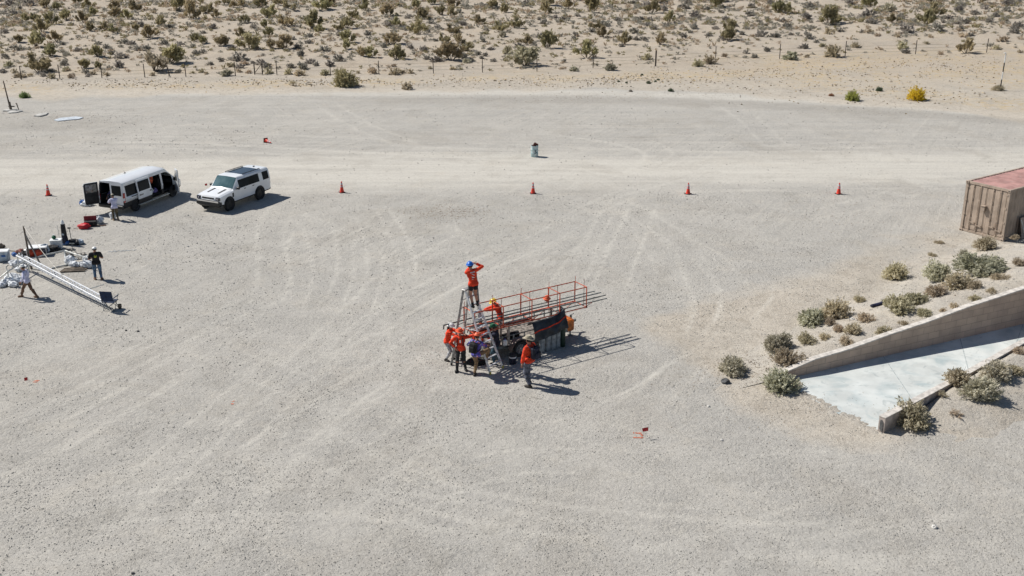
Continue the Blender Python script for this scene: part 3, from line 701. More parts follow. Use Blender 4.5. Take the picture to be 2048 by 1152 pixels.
FAR={'c':[bush_mesh_far('creosote',LM['creosote'],s,900) for s in range(5)],'g':[bush_mesh_far('grey',LM['grey'],s,430) for s in (11,12,13,14)],
     't':[bush_mesh_far('tan',LM['tan'],s,380) for s in (21,22)],'o':[bush_mesh_far('olive',LM['olive'],s,480) for s in (31,32)],
     'G':[bush_mesh_far('green',LM['green'],s,800) for s in (41,42)],'D':[bush_mesh_far('creosote',LM['olive'],s,800) for s in (51,52)]}
POSTS=[(43,158),(120,157),(204,156),(290,155),(341,154),(372,153),(471,152),(554,150),(661,148),(758,149),(867,147),(965,145),(1074,143),(1186,136),(1311,132),(1431,124),(1559,118),(1690,113),(1831,108),(1973,105)]
crops=[]
def crop(x0,sc,txt):
    for ent in txt.split():
        k=ent[0]; a=[float(q) for q in ent[1:].split(',')]
        crops.append((x0+a[0]/sc,a[1]/sc,a[2]/sc,k))
crop(0,5.12,"c415,340,130 c350,480,160 c155,440,95 c370,750,200 c680,215,105 c510,250,120 c560,430,120 c905,320,105 c840,240,115 c985,590,120 c820,710,120 c1515,400,140 c1635,270,105 c1830,110,150 c1940,195,170 c590,100,85 c475,85,115 c890,90,100 c1370,125,115 D1560,745,270 c1700,665,230 c1360,325,85 c350,215,90 c500,585,150 c1190,180,115 c945,160,85 c1995,430,100 c1300,200,110 c1060,320,90 c1150,340,80 c1005,705,80 c780,45,110 c1170,95,100 c250,225,80 g155,520,115 g40,605,90 g860,755,100 g1215,600,95 g1335,460,90 g1260,450,100 g1500,525,100 g1400,520,90 g1130,560,70 g800,530,85 g1670,460,100 g1830,480,90 g1970,490,80 g25,750,80 g490,745,95 g625,465,70 g1080,500,90 g725,265,60 g1190,700,130 g290,65,110 g85,60,120 g30,145,70 g130,155,90 g1430,280,100 g1715,290,100 g35,345,80 g20,80,70 g430,380,60 g1000,460,70 g1800,545,130 g2010,560,90 g1290,595,60 g650,670,90 g1100,715,60 g190,100,60 t505,810,90 t710,805,80 o215,800,115 o85,690,95 t1095,780,70 t945,770,65 t1550,780,60 g900,790,60 g430,785,85 t290,785,65 o135,750,65 o670,735,90 g1830,750,80")
crop(400,5.12,"c70,140,125 c445,245,100 c710,180,140 c425,395,110 c490,520,195 c185,485,150 c700,375,100 c870,270,135 c745,500,100 c870,500,160 c1140,300,180 c1420,310,100 c1500,290,110 c1215,340,85 c1505,440,125 c1690,105,110 c1565,180,115 c1920,170,140 c1240,110,150 c800,60,105 c620,80,130 c1370,60,160 c1960,460,145 c1650,580,110 c1740,590,130 c2000,610,170 c870,85,85 c20,450,80 c660,285,85 c160,180,85 c440,65,75 c340,80,80 c245,50,90 c960,110,80 c1490,510,90 c2000,270,90 g385,630,185 g1040,580,105 g1275,530,135 g1420,635,125 g1125,655,100 g620,670,115 g1045,712,140 g205,630,75 g100,670,80 g20,550,80 g305,515,95 g1110,450,85 g1195,680,90 g1310,685,125 g410,700,95 g940,410,85 g1410,370,85 g1700,365,95 g920,705,95 g1910,270,95 g1115,385,85 g540,290,80 g125,300,85 g1000,500,100 g680,700,90 g540,655,60 g1290,600,60 g640,575,50 g30,350,70 g1890,490,90 G265,785,135 o910,765,95 o1030,775,135 o1280,770,110 o1400,760,90 o690,760,95 t485,755,60 t400,745,60 o20,745,70 t1770,755,115 o2000,770,120 t1980,685,65 t1610,755,60 t300,690,90 t460,670,90")
crop(800,5.12,"c185,355,155 c450,445,110 c535,350,125 c600,460,130 c520,625,230 c690,525,115 c810,250,105 c1190,290,135 c1010,330,125 G1050,380,95 c1300,465,115 c1510,495,180 D1290,682,320 c1915,600,200 c1070,135,110 c950,95,125 c545,80,105 c250,200,125 c520,170,115 c430,160,100 c180,85,110 c1490,140,125 c1730,95,115 c1930,125,170 c10,605,85 c1490,60,160 c2010,300,100 c330,50,90 g370,640,125 g265,612,85 G640,595,1 g240,535,95 g120,500,80 g845,430,85 g880,315,75 g1220,490,105 g1440,390,85 g645,260,80 g310,245,85 g390,295,85 g290,335,75 g1470,250,95 g1820,170,85 g1665,205,75 g1590,190,65 g735,630,85 g960,637,80 g800,565,85 g880,580,75 g1970,330,95 g1800,375,85 g1780,410,75 g600,135,85 g835,75,80 o1110,550,120 g650,600,110 g830,605,65 g1680,640,65 g1415,205,60 g940,515,80 g1300,40,90 g360,425,60 g50,310,70 g90,190,80 G680,650,95 G1790,732,105 o310,710,60 o555,717,75 o620,717,50 o100,755,80 o20,750,85 o70,922,125")
crop(1200,5.12,"c540,140,160 g480,90,120 g650,110,120 c710,240,120 c1190,75,165 c620,460,120 c245,460,135 c1335,325,115 c1330,420,140 c1850,135,140 c1930,140,110 c35,390,115 c600,35,130 c1220,25,150 g870,95,105 g980,180,120 g520,212,85 g420,210,85 g345,345,105 g450,420,85 g380,415,85 g485,268,85 g545,305,80 g180,215,75 g1190,305,85 g980,300,110 g1120,375,85 g1530,168,115 g1660,380,105 g1790,388,115 g1920,292,110 g1890,230,85 g850,385,85 g1550,85,100 g1250,412,85 g1290,210,75 g1100,105,75 g1240,135,75 g835,190,70 g670,275,85 g260,125,65 g340,45,90 g220,485,80 g910,45,95 g1390,275,65 g930,340,60 g1450,360,70 t1620,418,50 g1955,362,60 g1640,240,60 g1020,190,60 g60,270,120 g220,340,60 g1740,50,90 g1400,210,1 g1715,530,75 g1495,552,80 g1580,597,85 o490,615,115 G110,728,130 o1010,688,140 o1130,662,150 t1285,585,75 t1175,555,50 G1955,617,130 g860,560,45 t1430,500,40 g800,497,40 G500,857,50")
crop(1600,4.571,"c275,230,185 g640,175,160 G820,115,135 c1170,235,140 c1245,160,155 c650,65,125 c1535,492,150 c1640,35,130 c1230,35,120 g80,357,110 g980,303,135 t270,318,95 g680,220,105 g370,290,85 g110,82,110 g70,178,110 g240,145,80 g1270,285,115 g1470,282,80 g1530,222,90 g1560,333,80 g1740,205,80 g1970,308,95 g2000,265,90 g1900,108,90 g1315,208,65 g1370,178,75 g920,237,65 t640,307,75 g930,178,85 g1920,55,115 g1800,155,75 g1480,112,110 g1610,138,85 g1700,88,80 g1440,225,65 g330,92,60 g455,42,75 g980,492,75 g570,302,60 c850,215,90 g2020,30,70 o330,527,170 o525,442,95 o940,447,105 t1860,382,95 o1820,457,90 o280,452,75 o215,427,65 g45,447,85 t60,527,50 t1170,407,55 t1285,502,55 t705,337,60 t900,342,60 t2025,487,50 t1490,343,80 g150,395,50")
crops=[c for c in crops if c[2]>5]
WORDN=['first','second','third','fourth','fifth','sixth','seventh','eighth','ninth','tenth','eleventh','twelfth','thirteenth','fourteenth','fifteenth','sixteenth','seventeenth','eighteenth','nineteenth','twentieth','last']
KD={'c':('creosote_bush','olive creosote bush'),'D':('creosote_bush','sprawling creosote bush'),'g':('sage_bush','grey dome bush'),'t':('dry_bush','dry tan bush'),'o':('scrub_bush','olive tan bush'),'G':('green_bush','grey-green bush')}
def fence_span(px):
    return sum(1 for q in POSTS if q[0]<px)
groups={}
for px,py,wpx,k in crops:
    fy=min(POSTS,key=lambda q:abs(q[0]-px))[1]
    dep='beside' if py>fy-8 else ('just behind' if py>fy-38 else ('mid-slope behind' if py>fy-85 else 'far behind'))
    if py>fy+6: dep='in front of'
    sz='large' if wpx>26 else ('mid-sized' if wpx>17 else 'small')
    groups.setdefault((k,sz,dep,fence_span(px)),[]).append((px,py,wpx))
random.seed(77)
for (k,sz,dep,sp),L in groups.items():
    L.sort(); n=len(L)
    for i,(px,py,wpx) in enumerate(L):
        P=GT(px,py); s=FPX/((P-Vector((0,0,CAMH))).length)
        wd=wpx/s*1.24
        o=bpy.data.objects.new(KD[k][0],random.choice(FAR[k])); C.objects.link(o)
        zsc={'c':1.15,'D':.85}.get(k,1.15)*random.uniform(.85,1.1)
        if k=='c' and wpx>28 and 'far' not in dep: zsc*=.95
        o.location=P+Vector((0,wd*.25,-.02)); o.rotation_euler=(0,0,random.random()*6.28); o.scale=(wd*random.uniform(.95,1.1),wd*random.uniform(.85,1.1),wd*zsc)
        lab=f"{sz} {KD[k][1]} {dep} the {WORDN[min(sp,20)]} fence gap from the left"
        if n>1:
            lab+=', '+(['leftmost','rightmost'] if n==2 else ['leftmost']+[['second','third','fourth','fifth','sixth'][min(j,4)] for j in range(n-2)]+['rightmost'])[i]
        tag(o,lab,'desert bush','desert bushes around the wire fence')
print('far bushes',len(crops))
# countless low scrub between the bushes
random.seed(5); mb=MB(); mb2=MB(); mb3=MB()
small=[bush_geo('grey',90+i,60)[0] for i in range(4)]
def scatter(n,yr,wr):
    for i in range(n):
        px=random.uniform(-60,2110); py=random.uniform(*yr)
        fy=min(POSTS,key=lambda q:abs(q[0]-px))[1]
        if py>fy-3: continue
        if px>1500 and py>75 and random.random()<.5: continue
        if py>fy-30 and random.random()<.6: continue
        P=U(px,py); P.z=H(P.x,P.y)
        if nz3(P.x,P.y,.12,9)<random.uniform(-.7,.1): continue
        s=FPX/P.length; w=random.uniform(*wr)/s*random.uniform(.7,1.2); g=random.choice(small); tgt=random.choice((mb,mb,mb2,mb3))
        a=random.random()*6.28; ca,sa=math.cos(a)*w,math.sin(a)*w
        tgt.add([(P.x+x*ca-y*sa,P.y+x*sa+y*ca,P.z+z*w) for x,y,z in g.v],g.f)
scatter(4200,(-25,60),(7,19)); scatter(4200,(35,150),(6,18)); scatter(1500,(-40,20),(9,24))
for m_,lm,nm in((mb,LM['grey'],'low_grey_scrub'),(mb2,LM['creosote'],'low_olive_scrub'),(mb3,LM['tan'],'low_dry_scrub')): tag(m_.obj(nm,lm),kind='stuff')
# beyond the top of the photo the plain goes on
random.seed(6); mb=MB()
for i in range(900):
    y=random.uniform(196,420); x=random.uniform(-.62,.62)*y
    g=random.choice(small); w=random.uniform(.6,2.2); a=random.random()*6.28; ca,sa=math.cos(a)*w,math.sin(a)*w
    mb.add([(x+p*ca-q*sa,y+p*sa+q*ca,z*w) for p,q,z in g.v],g.f)
tag(mb.obj('distant_scrub',LM['creosote']),kind='stuff')
# dry grass litter in front of the fence
random.seed(8); mb=MB(); mb2=MB()
for i in range(5200):
    z=random.choice(((1000,163,330,14),(1250,160,250,12),(300,165,330,12),(1650,150,330,30),(1800,185,300,30),(1500,140,300,20),(1900,130,180,26),(680,165,160,8)))
    px=random.gauss(z[0],z[2]*.5); py=random.gauss(z[1],z[3]*.55)
    if not(10<py<245): continue
    P=U(px,py); P.z=H(P.x,P.y); s=random.uniform(.05,.13)
    if nz3(P.x,P.y,.35,2)<random.uniform(-.4,.2): continue
    a=random.random()*6.28; dx,dy=math.cos(a)*s,math.sin(a)*s
    (mb if random.random()<.5 else mb2).add([P+Vector((dx,dy,0)),P+Vector((-dx,-dy,0)),P+Vector((-dy*.6,dx*.6,s*.8))],[(0,1,2)])
tag(mb.obj('dry_grass',mat('straw_grass',(.50,.37,.20),.9,var=.25)),kind='stuff'); tag(mb2.obj('dead_weeds',mat('dead_weeds',(.32,.265,.19),.9,var=.3)),kind='stuff')
# near shrubs with foliage and stems
def near_variant(kind,lm,seed,n):
    L,S=bush_geo(kind,seed,n,True)
    a=L.obj('foliage',LM[lm]); b=S.obj('stems',M['stem']); me=(a.data,b.data)
    bpy.data.objects.remove(a); bpy.data.objects.remove(b); return me
NV={'green':[near_variant('green','green',s,5200) for s in (61,62,63)],'tan':[near_variant('tan','tan',s,2600) for s in (64,65)],'olive':[near_variant('olive','olive',s,4200) for s in (66,67)],
    'thin':[near_variant('creosote','tan',68,900)],'ball':[near_variant('green','green',69,3000)]}
def near_bush(name,kind,px,py,wpx,label,zs=1.0,rz=None,mats=None,group='shrubs round the ramp and wall'):
    P=GT(px,py); s=FPX/((P-Vector((0,0,CAMH))).length); wd=wpx/s*1.06
    t=thing(name,label,'shrub',P+Vector((0,wd*.3,-.03)),random.random()*6.28 if rz is None else rz,group)
    f_=random.uniform(.82,1.12) if 'ramp' in group else 1.0; t.scale=(wd*f_,wd/f_*.95,wd*zs*(random.uniform(.95,1.3) if 'ramp' in group else 1.35)); t.rotation_euler[0]=random.uniform(-.12,.12); t.rotation_euler[1]=random.uniform(-.12,.12)
    me=random.choice(NV[kind])
    for nm,d in(('foliage',me[0]),('stems',me[1])):
        o=bpy.data.objects.new(nm,d.copy() if mats and nm=='foliage' else d); C.objects.link(o); o.parent=t
        if mats and nm=='foliage': o.data.materials[0]=LM[mats]
    return t
random.seed(21)
cx,cy,cs=1380,460,2.618
NB=[('green',475,640,165,"round grey-green shrub standing alone left of the wall's low end",1),('green',235,770,170,'leaning green shrub beside the dark boulder, leftmost of the ramp shrubs',1),
('green',495,872,225,'round green shrub at the near corner where wall and ramp slab begin',.95),('tan',535,712,160,'pale tan shrub hanging over the low left end of the wall',.9),
('tan',625,606,110,'dry tan shrub just right of the lone round green shrub',.9),('tan',712,577,78,'small dry tan shrub below the big double bush on the slope',.9),
('green',655,503,170,'left half of the big grey-green double bush on the slope',.85),('olive',765,472,165,'right half of the big double bush on the slope',1),
('olive',860,552,95,'dark olive shrub below the big double bush, nearer the wall',1),('tan',785,535,75,'small tan shrub squeezed left of the dark olive one',1),
('tan',828,607,95,'tan shrub touching the wall top below the dark olive shrub',.8),('tan',935,482,88,'tan shrub right of the double bush beside pale stones',1),
('tan',893,382,66,'small tan shrub left of the blue folded fabric',1.1),('tan',1025,545,85,'low tan shrub at the wall top near the wall middle',.8),
('olive',1085,262,145,'olive tan bush alone on sand, above the blue folded fabric',1),('green',1310,272,155,'grey-green bush left of the biggest green bush below the container',1),
('green',1455,168,95,'small green bush behind the biggest green bush',1),('green',1545,245,235,'biggest green bush on the slope below the container',.85),
('tan',1425,312,175,'wide tan bush just below the biggest green bush',.8),('tan',1500,312,85,'small tan shrub right of the wide tan bush',1),
('olive',1105,440,165,'olive tan bush over the maroon fabric end',.9),('olive',1195,392,130,'middle bush of the tan row above the wall',.9),('tan',1300,352,120,'upper right bush of the tan row above the wall',.9),
('olive',1555,107,130,'olive tan bush at the foot of the container doors',1),('tan',1640,262,85,'tan shrub right of the biggest green bush',.8),('tan',1735,192,75,'tan shrub at the frame edge below the container',1.1),
('olive',1235,452,90,'dark tan shrub between the bush row and wall',.9),('tan',1500,378,72,'low tan shrub at the wall top towards the right',.8),('tan',1390,412,62,'low tan tuft on the bank behind the wall middle',.8),
('tan',1330,434,44,'tiny tan tuft on the bank behind the wall',.8),('tan',1590,334,62,'tan tuft at the wall top near the right edge',.8),('tan',1120,502,56,'tiny tuft beside the wall below the fabric bush',.8),
('tan',740,502,66,'small tan shrub in front of the double bush',1),('tan',1275,140,50,'small dry tuft on bare sand left of the green bush cluster',.8),
('tan',1310,75,60,'flat dry tuft near the container corner, left side',.5),('tan',1710,50,60,'tan tuft on the sand right of the container foot',.8),
('olive',1185,1052,215,'big olive shrub overhanging the broken end of the low wall',1.0),('olive',1425,825,150,'olive shrub growing over the low wall, left of its cluster',1.0),
('green',1530,905,215,'big green shrub at the front of the cluster along the low wall',.8),('green',1620,805,190,'green shrub behind the big one along the low wall',.8),
('olive',1710,765,110,'yellowish shrub right end of the low wall cluster',.8),('tan',1735,655,66,'tan shrub on the low wall top at the frame edge',1.1),
('thin',1325,885,56,'sparse twiggy shrub between the two low wall bushes',.8),('thin',1400,990,80,'dead reddish twigs on the dirt below the low wall',.6)]
for k,x,y,wz,lab,zs in NB:
    near_bush({'green':'green_shrub','tan':'dry_shrub','olive':'olive_shrub','thin':'twiggy_shrub'}[k],k,cx+x/cs,cy+y/cs,wz/cs,lab,zs)
rs='plants along the far road edge'
near_bush('rabbitbrush','ball',1838,202,40,'round bush covered in yellow flowers beside the far road',1.0,mats='yellow',group=rs)
near_bush('lime_shrub','ball',1708,203,32,'lime green bushy plant left of the yellow flowering bush',1.0,mats='lime',group=rs)
near_bush('dark_shrub','ball',1761,183,16,'small dark green plant between the lime and yellow bushes',.9,mats='dark',group=rs)
near_bush('rusty_shrub','ball',1664,193,13,'small rusty brown tuft left of the lime green plant',.7,mats='brown',group=rs)
near_bush('olive_shrub','olive',1998,182,26,'olive bush at the base of the tall white and black marker pole',.7,group=rs)
near_bush('green_shrub','ball',48,197,21,'bright green tuft right of the left leaning pole',.9,mats='fresh',group=rs)
near_bush('creosote_bush','green',692,176,52,'large bright olive green bush standing alone before the fence, left of centre',1.05,mats='creosote',group=rs)
near_bush('dead_shrub','thin',585,173,20,'dead brown twig clump left of the large lone olive bush',.7,group=rs)
near_bush('green_shrub','ball',1343,184,13,'little dark green plant on the road edge right of centre',.9,mats='dark',group=rs)
near_bush('grey_shrub','ball',1262,184,10,'little grey tuft left of the small dark green plant',.8,mats='grey',group=rs)
for i,(x,y,lab) in enumerate(((1237,164,'tiny dark weed, leftmost of the scattered weeds before the fence'),(1253,167,'second tiny weed from the left before the fence'),(1297,168,'largest tiny weed of the scattered group before the fence'),(1311,164,'tiny weed right of the largest one in the scattered group'),(1317,161,'tiny weed, rightmost of the scattered weeds before the fence'),(1284,151,'tiny weed, topmost of the scattered weeds before the fence'))):
    near_bush('weed','ball',x,y,7 if i!=2 else 10,lab,.9,mats='dark',group='scattered weeds before the fence')
# ================================================================ FENCE, GATE, POLES
fence=thing('wire_fence','wire fence on thin rusty posts crossing the desert edge','fence',(0,0,0))
tops=[]
for i,(px,py) in enumerate(POSTS):
    P=U(px,py); P.z=H(P.x,P.y)-.1; mb=MB()
    big=px==1311
    h=(1.75 if px>1250 else 1.5)+(random.uniform(-.06,.06)); lean=Vector((random.uniform(-.04,.04),0,0))
    if px==341: lean.x=-.35
    r=.09 if big else .045
    mb.tube(P,P+Vector((0,0,h))+lean,r,6)
    if not big: mb.box(P+Vector((0,.02,h*.5))+lean*.5,(.02,.06,h*.98))
    mb.obj('post',M['post'],fence); tops.append((P,lean,h))
for lev in (.45,.8,1.15):
    mb=MB()
    for (a,la,ha),(b,lb,hb) in zip(tops,tops[1:]): mb.tube(a+Vector((0,0,lev))+la*lev/ha,b+Vector((0,0,lev))+lb*lev/hb,.008,3)
    mb.obj('wire',M['post'],fence)
g=thing('brace_gate','dark wooden N-shaped brace frame standing in the fence line','gate brace',U(516,150)+Vector((0,.3,0)))
mb=MB(); wdt=.80
for sx in(-1,1):
    mb=MB(); mb.tube((sx*wdt/2,0,-.1),(sx*wdt/2,0,1.15),.06,7); mb.obj('post',M['post'],g)
mb=MB(); mb.tube((-wdt/2,0,1.05),(wdt/2,0,1.05),.03,6); mb.tube((-wdt/2,0,.12),(wdt/2,0,.12),.03,6); mb.obj('rail',M['post'],g)
mb=MB(); mb.tube((-wdt/2,0,.15),(wdt/2,0,1.1),.035,6); mb.obj('diagonal_brace',M['post'],g)
P=U(22,221); p=thing('utility_pole','dark wooden pole leaning left on a small pad at the left edge','pole',P)
mb=MB(); mb.tube((0,0,-.2),(-.26,0,2.55),.075,8,.045); mb.obj('shaft',M['woodpole'],p)
mb=MB(); mb.tube((.02,-.02,0),(-.03,-.02,.75),.12,8,.10); mb.box((.1,0,.35),(.5,.1,.08)); mb.obj('base_timber',M['woodpole'],p)
mb=MB(); mb.box((.05,-.15,.05),(1.2,.6,.1),bev=.03); mb.obj('pad',M['slab'],p)
P=U(38,221); mb=MB(); mb.tube(P,P+Vector((-.12,0,.62)),.045,8); mb.tube(P+Vector((-.12,0,.6)),P+Vector((-.19,0,.6)),.045,8); tag(mb.obj('pipe',M['woodpole']),'short upright pipe beside the left leaning pole','pipe')
def slab(name,pxs,h,label,m):
    mb=MB(); pts=[U(*q) for q in pxs]; c=sum(pts,Vector())/len(pts)
    mb.prism([(q.x-c.x,q.y-c.y) for q in pts],h); o=mb.obj(name,m,loc=c); return tag(o,label,'slab')
slab('concrete_slab',[(108,241),(120,237),(152,234),(167,236),(158,239),(116,243)],.06,'larger pale bluish slab on the ground right of the leaning pole',mat('blue_slab',(.52,.57,.62),.7,bump=.2))
slab('concrete_slab',[(68,233),(80,229),(97,227),(92,231),(80,234)],.1,'small pale slab on the ground near the leaning pole',M['slab'])
slab('stone_pad',[(14,225),(28,222),(43,221),(45,223),(33,226),(17,227)],.07,'low pale pad in front of the leaning pole base',M['slab'])
P=U(2000,181); p=thing('marker_pole','tall thin pole banded white and black standing near the right edge','marker pole',P)
for a,b,m_ in((0,1.05,'black'),(1.05,1.75,'plasticwhite'),(1.75,2.6,'black'),(2.6,3.4,'plasticwhite')):
    mb=MB(); mb.tube((.03*a/3.4,0,a-.05 if a==0 else a),(.03*b/3.4,0,b),.055,8); mb.obj('band',M[m_],p)
mb=MB(); mb.tube((.03,0,3.4),(.0,0,3.52),.055,8); mb.tube((.0,0,3.50),(-.15,0,3.50),.05,8); mb.obj('hooked_tip',M['plasticwhite'],p)
# ================================================================ CONTAINER
A_=U(1919.6,460); B_=U(2005.3,483); dW=(B_-A_); CW=dW.length; dW.normalize(); CH=2.85; CL=6.0
c=thing('shipping_container','beige shipping container with a faded red roof, doors facing the lot','shipping container',A_,math.atan2(dW.y,dW.x))
# local: x along the door end (0..CW), y away (length), z up
def corr(mb,x0,x1,y0,y1,z0,z1,axis,depth=.05,pitch=.3,sign=1):
    # trapezoid corrugation between two ends
    n=int(round(((y1-y0) if axis=='y' else (x1-x0))/pitch)); a0=y0 if axis=='y' else x0; st=((y1-y0) if axis=='y' else (x1-x0))/n
    pts=[]
    for i in range(n):
        b=a0+i*st; pts+=[(b,0),(b+st*.28,0),(b+st*.5,1),(b+st*.78,1)]
    pts.append((a0+n*st,0)); return pts
mb=MB(); pts=corr(mb,0,0,.12,CL-.12,0,0,'y')
for xx,sg in((CW-.02,-1),(.02,1)):
    mb=MB()
    for (a,d),(b,e) in zip(pts,pts[1:]):
        mb.quad((xx+sg*.04*d,a,.15),(xx+sg*.04*e,b,.15),(xx+sg*.04*e,b,CH-.1),(xx+sg*.04*d,a,CH-.1))
    mb.obj('side_wall',M['contbeige'],c)
mb=MB()
for (a,d),(b,e) in zip(pts,pts[1:]): mb.quad((.05,a,CH-.03-.015*d),(CW-.05,a,CH-.03-.015*d),(CW-.05,b,CH-.03-.015*e),(.05,b,CH-.03-.015*e))
mb.obj('roof',M['controof'],c)
mb=MB()
for x in(0.06,CW-.06):
    for y in(.06,CL-.06): mb.box((x,y,CH/2),(.14,.14,CH-.02))
for z in(.08,CH-.06):
    for x in(.055,CW-.055): mb.box((x,CL/2,z),(.11,CL-.27,.12))
    mb.box((CW/2,CL-.06,z),(CW-.27,.1,.12)); mb.box((CW/2,.06,z),(CW-.27,.12,.12))
mb.box((CW/2,CL-.05,CH/2),(CW-.27,.04,CH-.27))
mb.obj('frame',M['contbeige'],c)
for x in(.06,CW-.06):
    for z in(.06,CH-.06):
        mb=MB(); mb.box((x,.04,z),(.18,.17,.14),bev=.01); q=mb.obj('corner_casting',M['contbeige'],c)
        mb=MB(); mb.ell((x,-.046,z),(.045,.008,.03)); mb.obj('casting_hole',M['black'],q)
for s,(x0,x1) in enumerate(((.13,CW/2-.01),(CW/2+.01,CW-.13))):
    w_=x1-x0; mb=MB(); mb.box(((x0+x1)/2,.07,CH/2),(w_,.04,CH-.28)); 
    for k in range(3):
        xa=x0+w_*(.02+k*.335); mb.box((xa+w_*.135,.045,CH/2),(w_*.27,.03,CH-.36),bev=.012)
    d=mb.obj('door',M['contbeige'],c)
    for fx in(.30,.68):
        xx=x0+w_*fx; mb=MB(); mb.tube((xx,-.0,.12),(xx,-.0,CH-.1),.025,8)
        for z in(.2,1.0,1.9,CH-.2): mb.box((xx,.01,z),(.09,.04,.07))
        mb.obj('lock_rod',M['contbeige'],d)
        mb=MB(); mb.box((xx+.14,-.03,.62 if fx<.5 else .5),(.34,.03,.04)); mb.box((xx+.28,-.02,.60 if fx<.5 else .48),(.05,.05,.12)); mb.box((xx,-.02,.62 if fx<.5 else .5),(.06,.06,.1)); mb.obj('handle',M['contbeige'],d)
    for z in(.3,1.0,1.8,2.55):
        mb=MB(); mb.box((x0-.02 if s==0 else x1+.02,-.0,z),(.1,.06,.09)); mb.obj('hinge',M['contbeige'],d)
mb=MB(); mb.box((CW/2-.05,-.07,1.55),(.2,.14,.26)); mb.box((CW/2-.05,-.08,1.70),(.26,.19,.03)); mb.obj('lock_box',M['contbeige'],c)
# board leaning on the container's shaded side, prop pole, rack behind
ML=Matrix.Translation(A_)@Matrix.Rotation(math.atan2(dW.y,dW.x),4,'Z')
bd=thing('leaning_board','brown board propped against the shaded side of the container','board',ML@Vector((CW+.25,1.1,0)),math.atan2(dW.y,dW.x))
mb=MB(); mb.box((.05,1.6,.62),(.04,3.2,1.15),rot=Matrix.Rotation(R(-12),3,'Y')); mb.obj('panel',M['contbeige'],bd)
mb=MB(); mb.tube((.45,.05,0),(.0,-.05,1.1),.03,6); mb.obj('prop_strut',M['galv'],bd)
rk=thing('slatted_frame','dark slatted frame standing just beyond the far end of the container','slatted frame',ML@Vector((.2,CL+.6,CH-.1)),math.atan2(dW.y,dW.x))
for k in range(5):
    mb=MB(); mb.box((.9,-.6+k*.42,.10),(2.1,.11,.05)); mb.obj('slat',M['steel'],rk)
mb=MB(); 
for x in(.1,1.7):
    mb.box((x,.25,.03),(.08,2.0,.07))
    for yy in(-.6,1.1): mb.box((x,yy,-1.37),(.08,.08,2.74))
mb.obj('bearer',M['galv'],rk)
# ================================================================ VEHICLES
def wheel(parent,x,y,r,w,rimmat,side,spokes=6):
    wh=bpy.data.objects.new('wheel',None); 
    MX=Matrix.Translation((x,y,r))@Matrix.Rotation(R(90)*side,4,'X')
    mb=MB(); mb.lathe([(r*.62,-w/2),(r*.93,-w/2),(r,-w*.32),(r,w*.32),(r*.93,w/2),(r*.66,w/2),(r*.62,w*.3)],28,MX,close=False)
    t=mb.obj('wheel',M['tyre'],parent,smooth=True)
    mb=MB(); mb.lathe([(r*.64,w*.44),(r*.60,w*.36),(r*.56,w*.10),(r*.2,w*.06),(0.001,w*.06)],24,MX,close=False)
    for k in range(spokes):
        a=2*math.pi*k/spokes; q=Matrix.Rotation(a,3,'Z'); vs=[q@Vector(v) for v in ((r*.06,-r*.06,w*.3),(r*.60,-r*.05,w*.40),(r*.60,r*.05,w*.40),(r*.06,r*.06,w*.3),(r*.06,-r*.06,w*.1),(r*.60,-r*.05,w*.15),(r*.60,r*.05,w*.15),(r*.06,r*.06,w*.1))]
        mb.add([MX@v for v in vs],[(0,1,2,3),(0,4,5,1),(3,2,6,7),(1,5,6,2)])
    mb.lathe([(r*.14,w*.1),(r*.14,w*.36),(0.001,w*.40)],12,MX,close=False)
    mb.obj('rim',rimmat,t,smooth=False)
    return t
def loft(ST,cells,body,parent,mats,extra):
    """ST: list of (x,[half section points (y,z)...]); cells(i,k,side)-> part key or None"""
    K=len(ST[0][1]); groups={}
    def P(i,k,s): y,z=ST[i][1][k]; return Vector((ST[i][0],y*s,z))
    for i in range(len(ST)-1):
        for k in range(K-1):
            for s in(1,-1):
                key=cells(i,k,s)
                if key is None: continue
                a,b,c,d=P(i,k,s),P(i+1,k,s),P(i+1,k+1,s),P(i,k+1,s)
                groups.setdefault(key,[]).append((a,b,c,d) if s<0 else (a,d,c,b))
    for e in extra: groups.setdefault(e[0],[]).append(e[1])
    res={}
    for key,qs in groups.items():
        bm=bmesh.new()
        for q in qs:
            vv=[bm.verts.new(v) for v in q]; 
            try: bm.faces.new(vv)
            except ValueError: pass
        bmesh.ops.remove_doubles(bm,verts=bm.verts,dist=.002)
        bad=[f for f in bm.faces if f.calc_area()<1e-6]; bmesh.ops.delete(bm,geom=bad,context='FACES')
        bmesh.ops.recalc_face_normals(bm,faces=bm.faces)
        nmk=key.split('|')[0]; me=bpy.data.meshes.new(nmk); bm.to_mesh(me); bm.free()
        for p in me.polygons: p.use_smooth=True
        try: me.set_sharp_from_angle(angle=R(28))
        except Exception: pass
        o=bpy.data.objects.new(nmk,me); C.objects.link(o); o.parent=parent
        for m in mats[nmk]: me.materials.append(m)
        res[key]=o
    return res
def solid(o,t,off=-1,mo=1):
    m=o.modifiers.new('thick','SOLIDIFY'); m.thickness=t; m.offset=off; m.material_offset=mo; m.material_offset_rim=0
def bevmod(o,w=.02):
    m=o.modifiers.new('bevel','BEVEL'); m.width=w; m.segments=2; m.limit_method='ANGLE'; m.angle_limit=R(35)
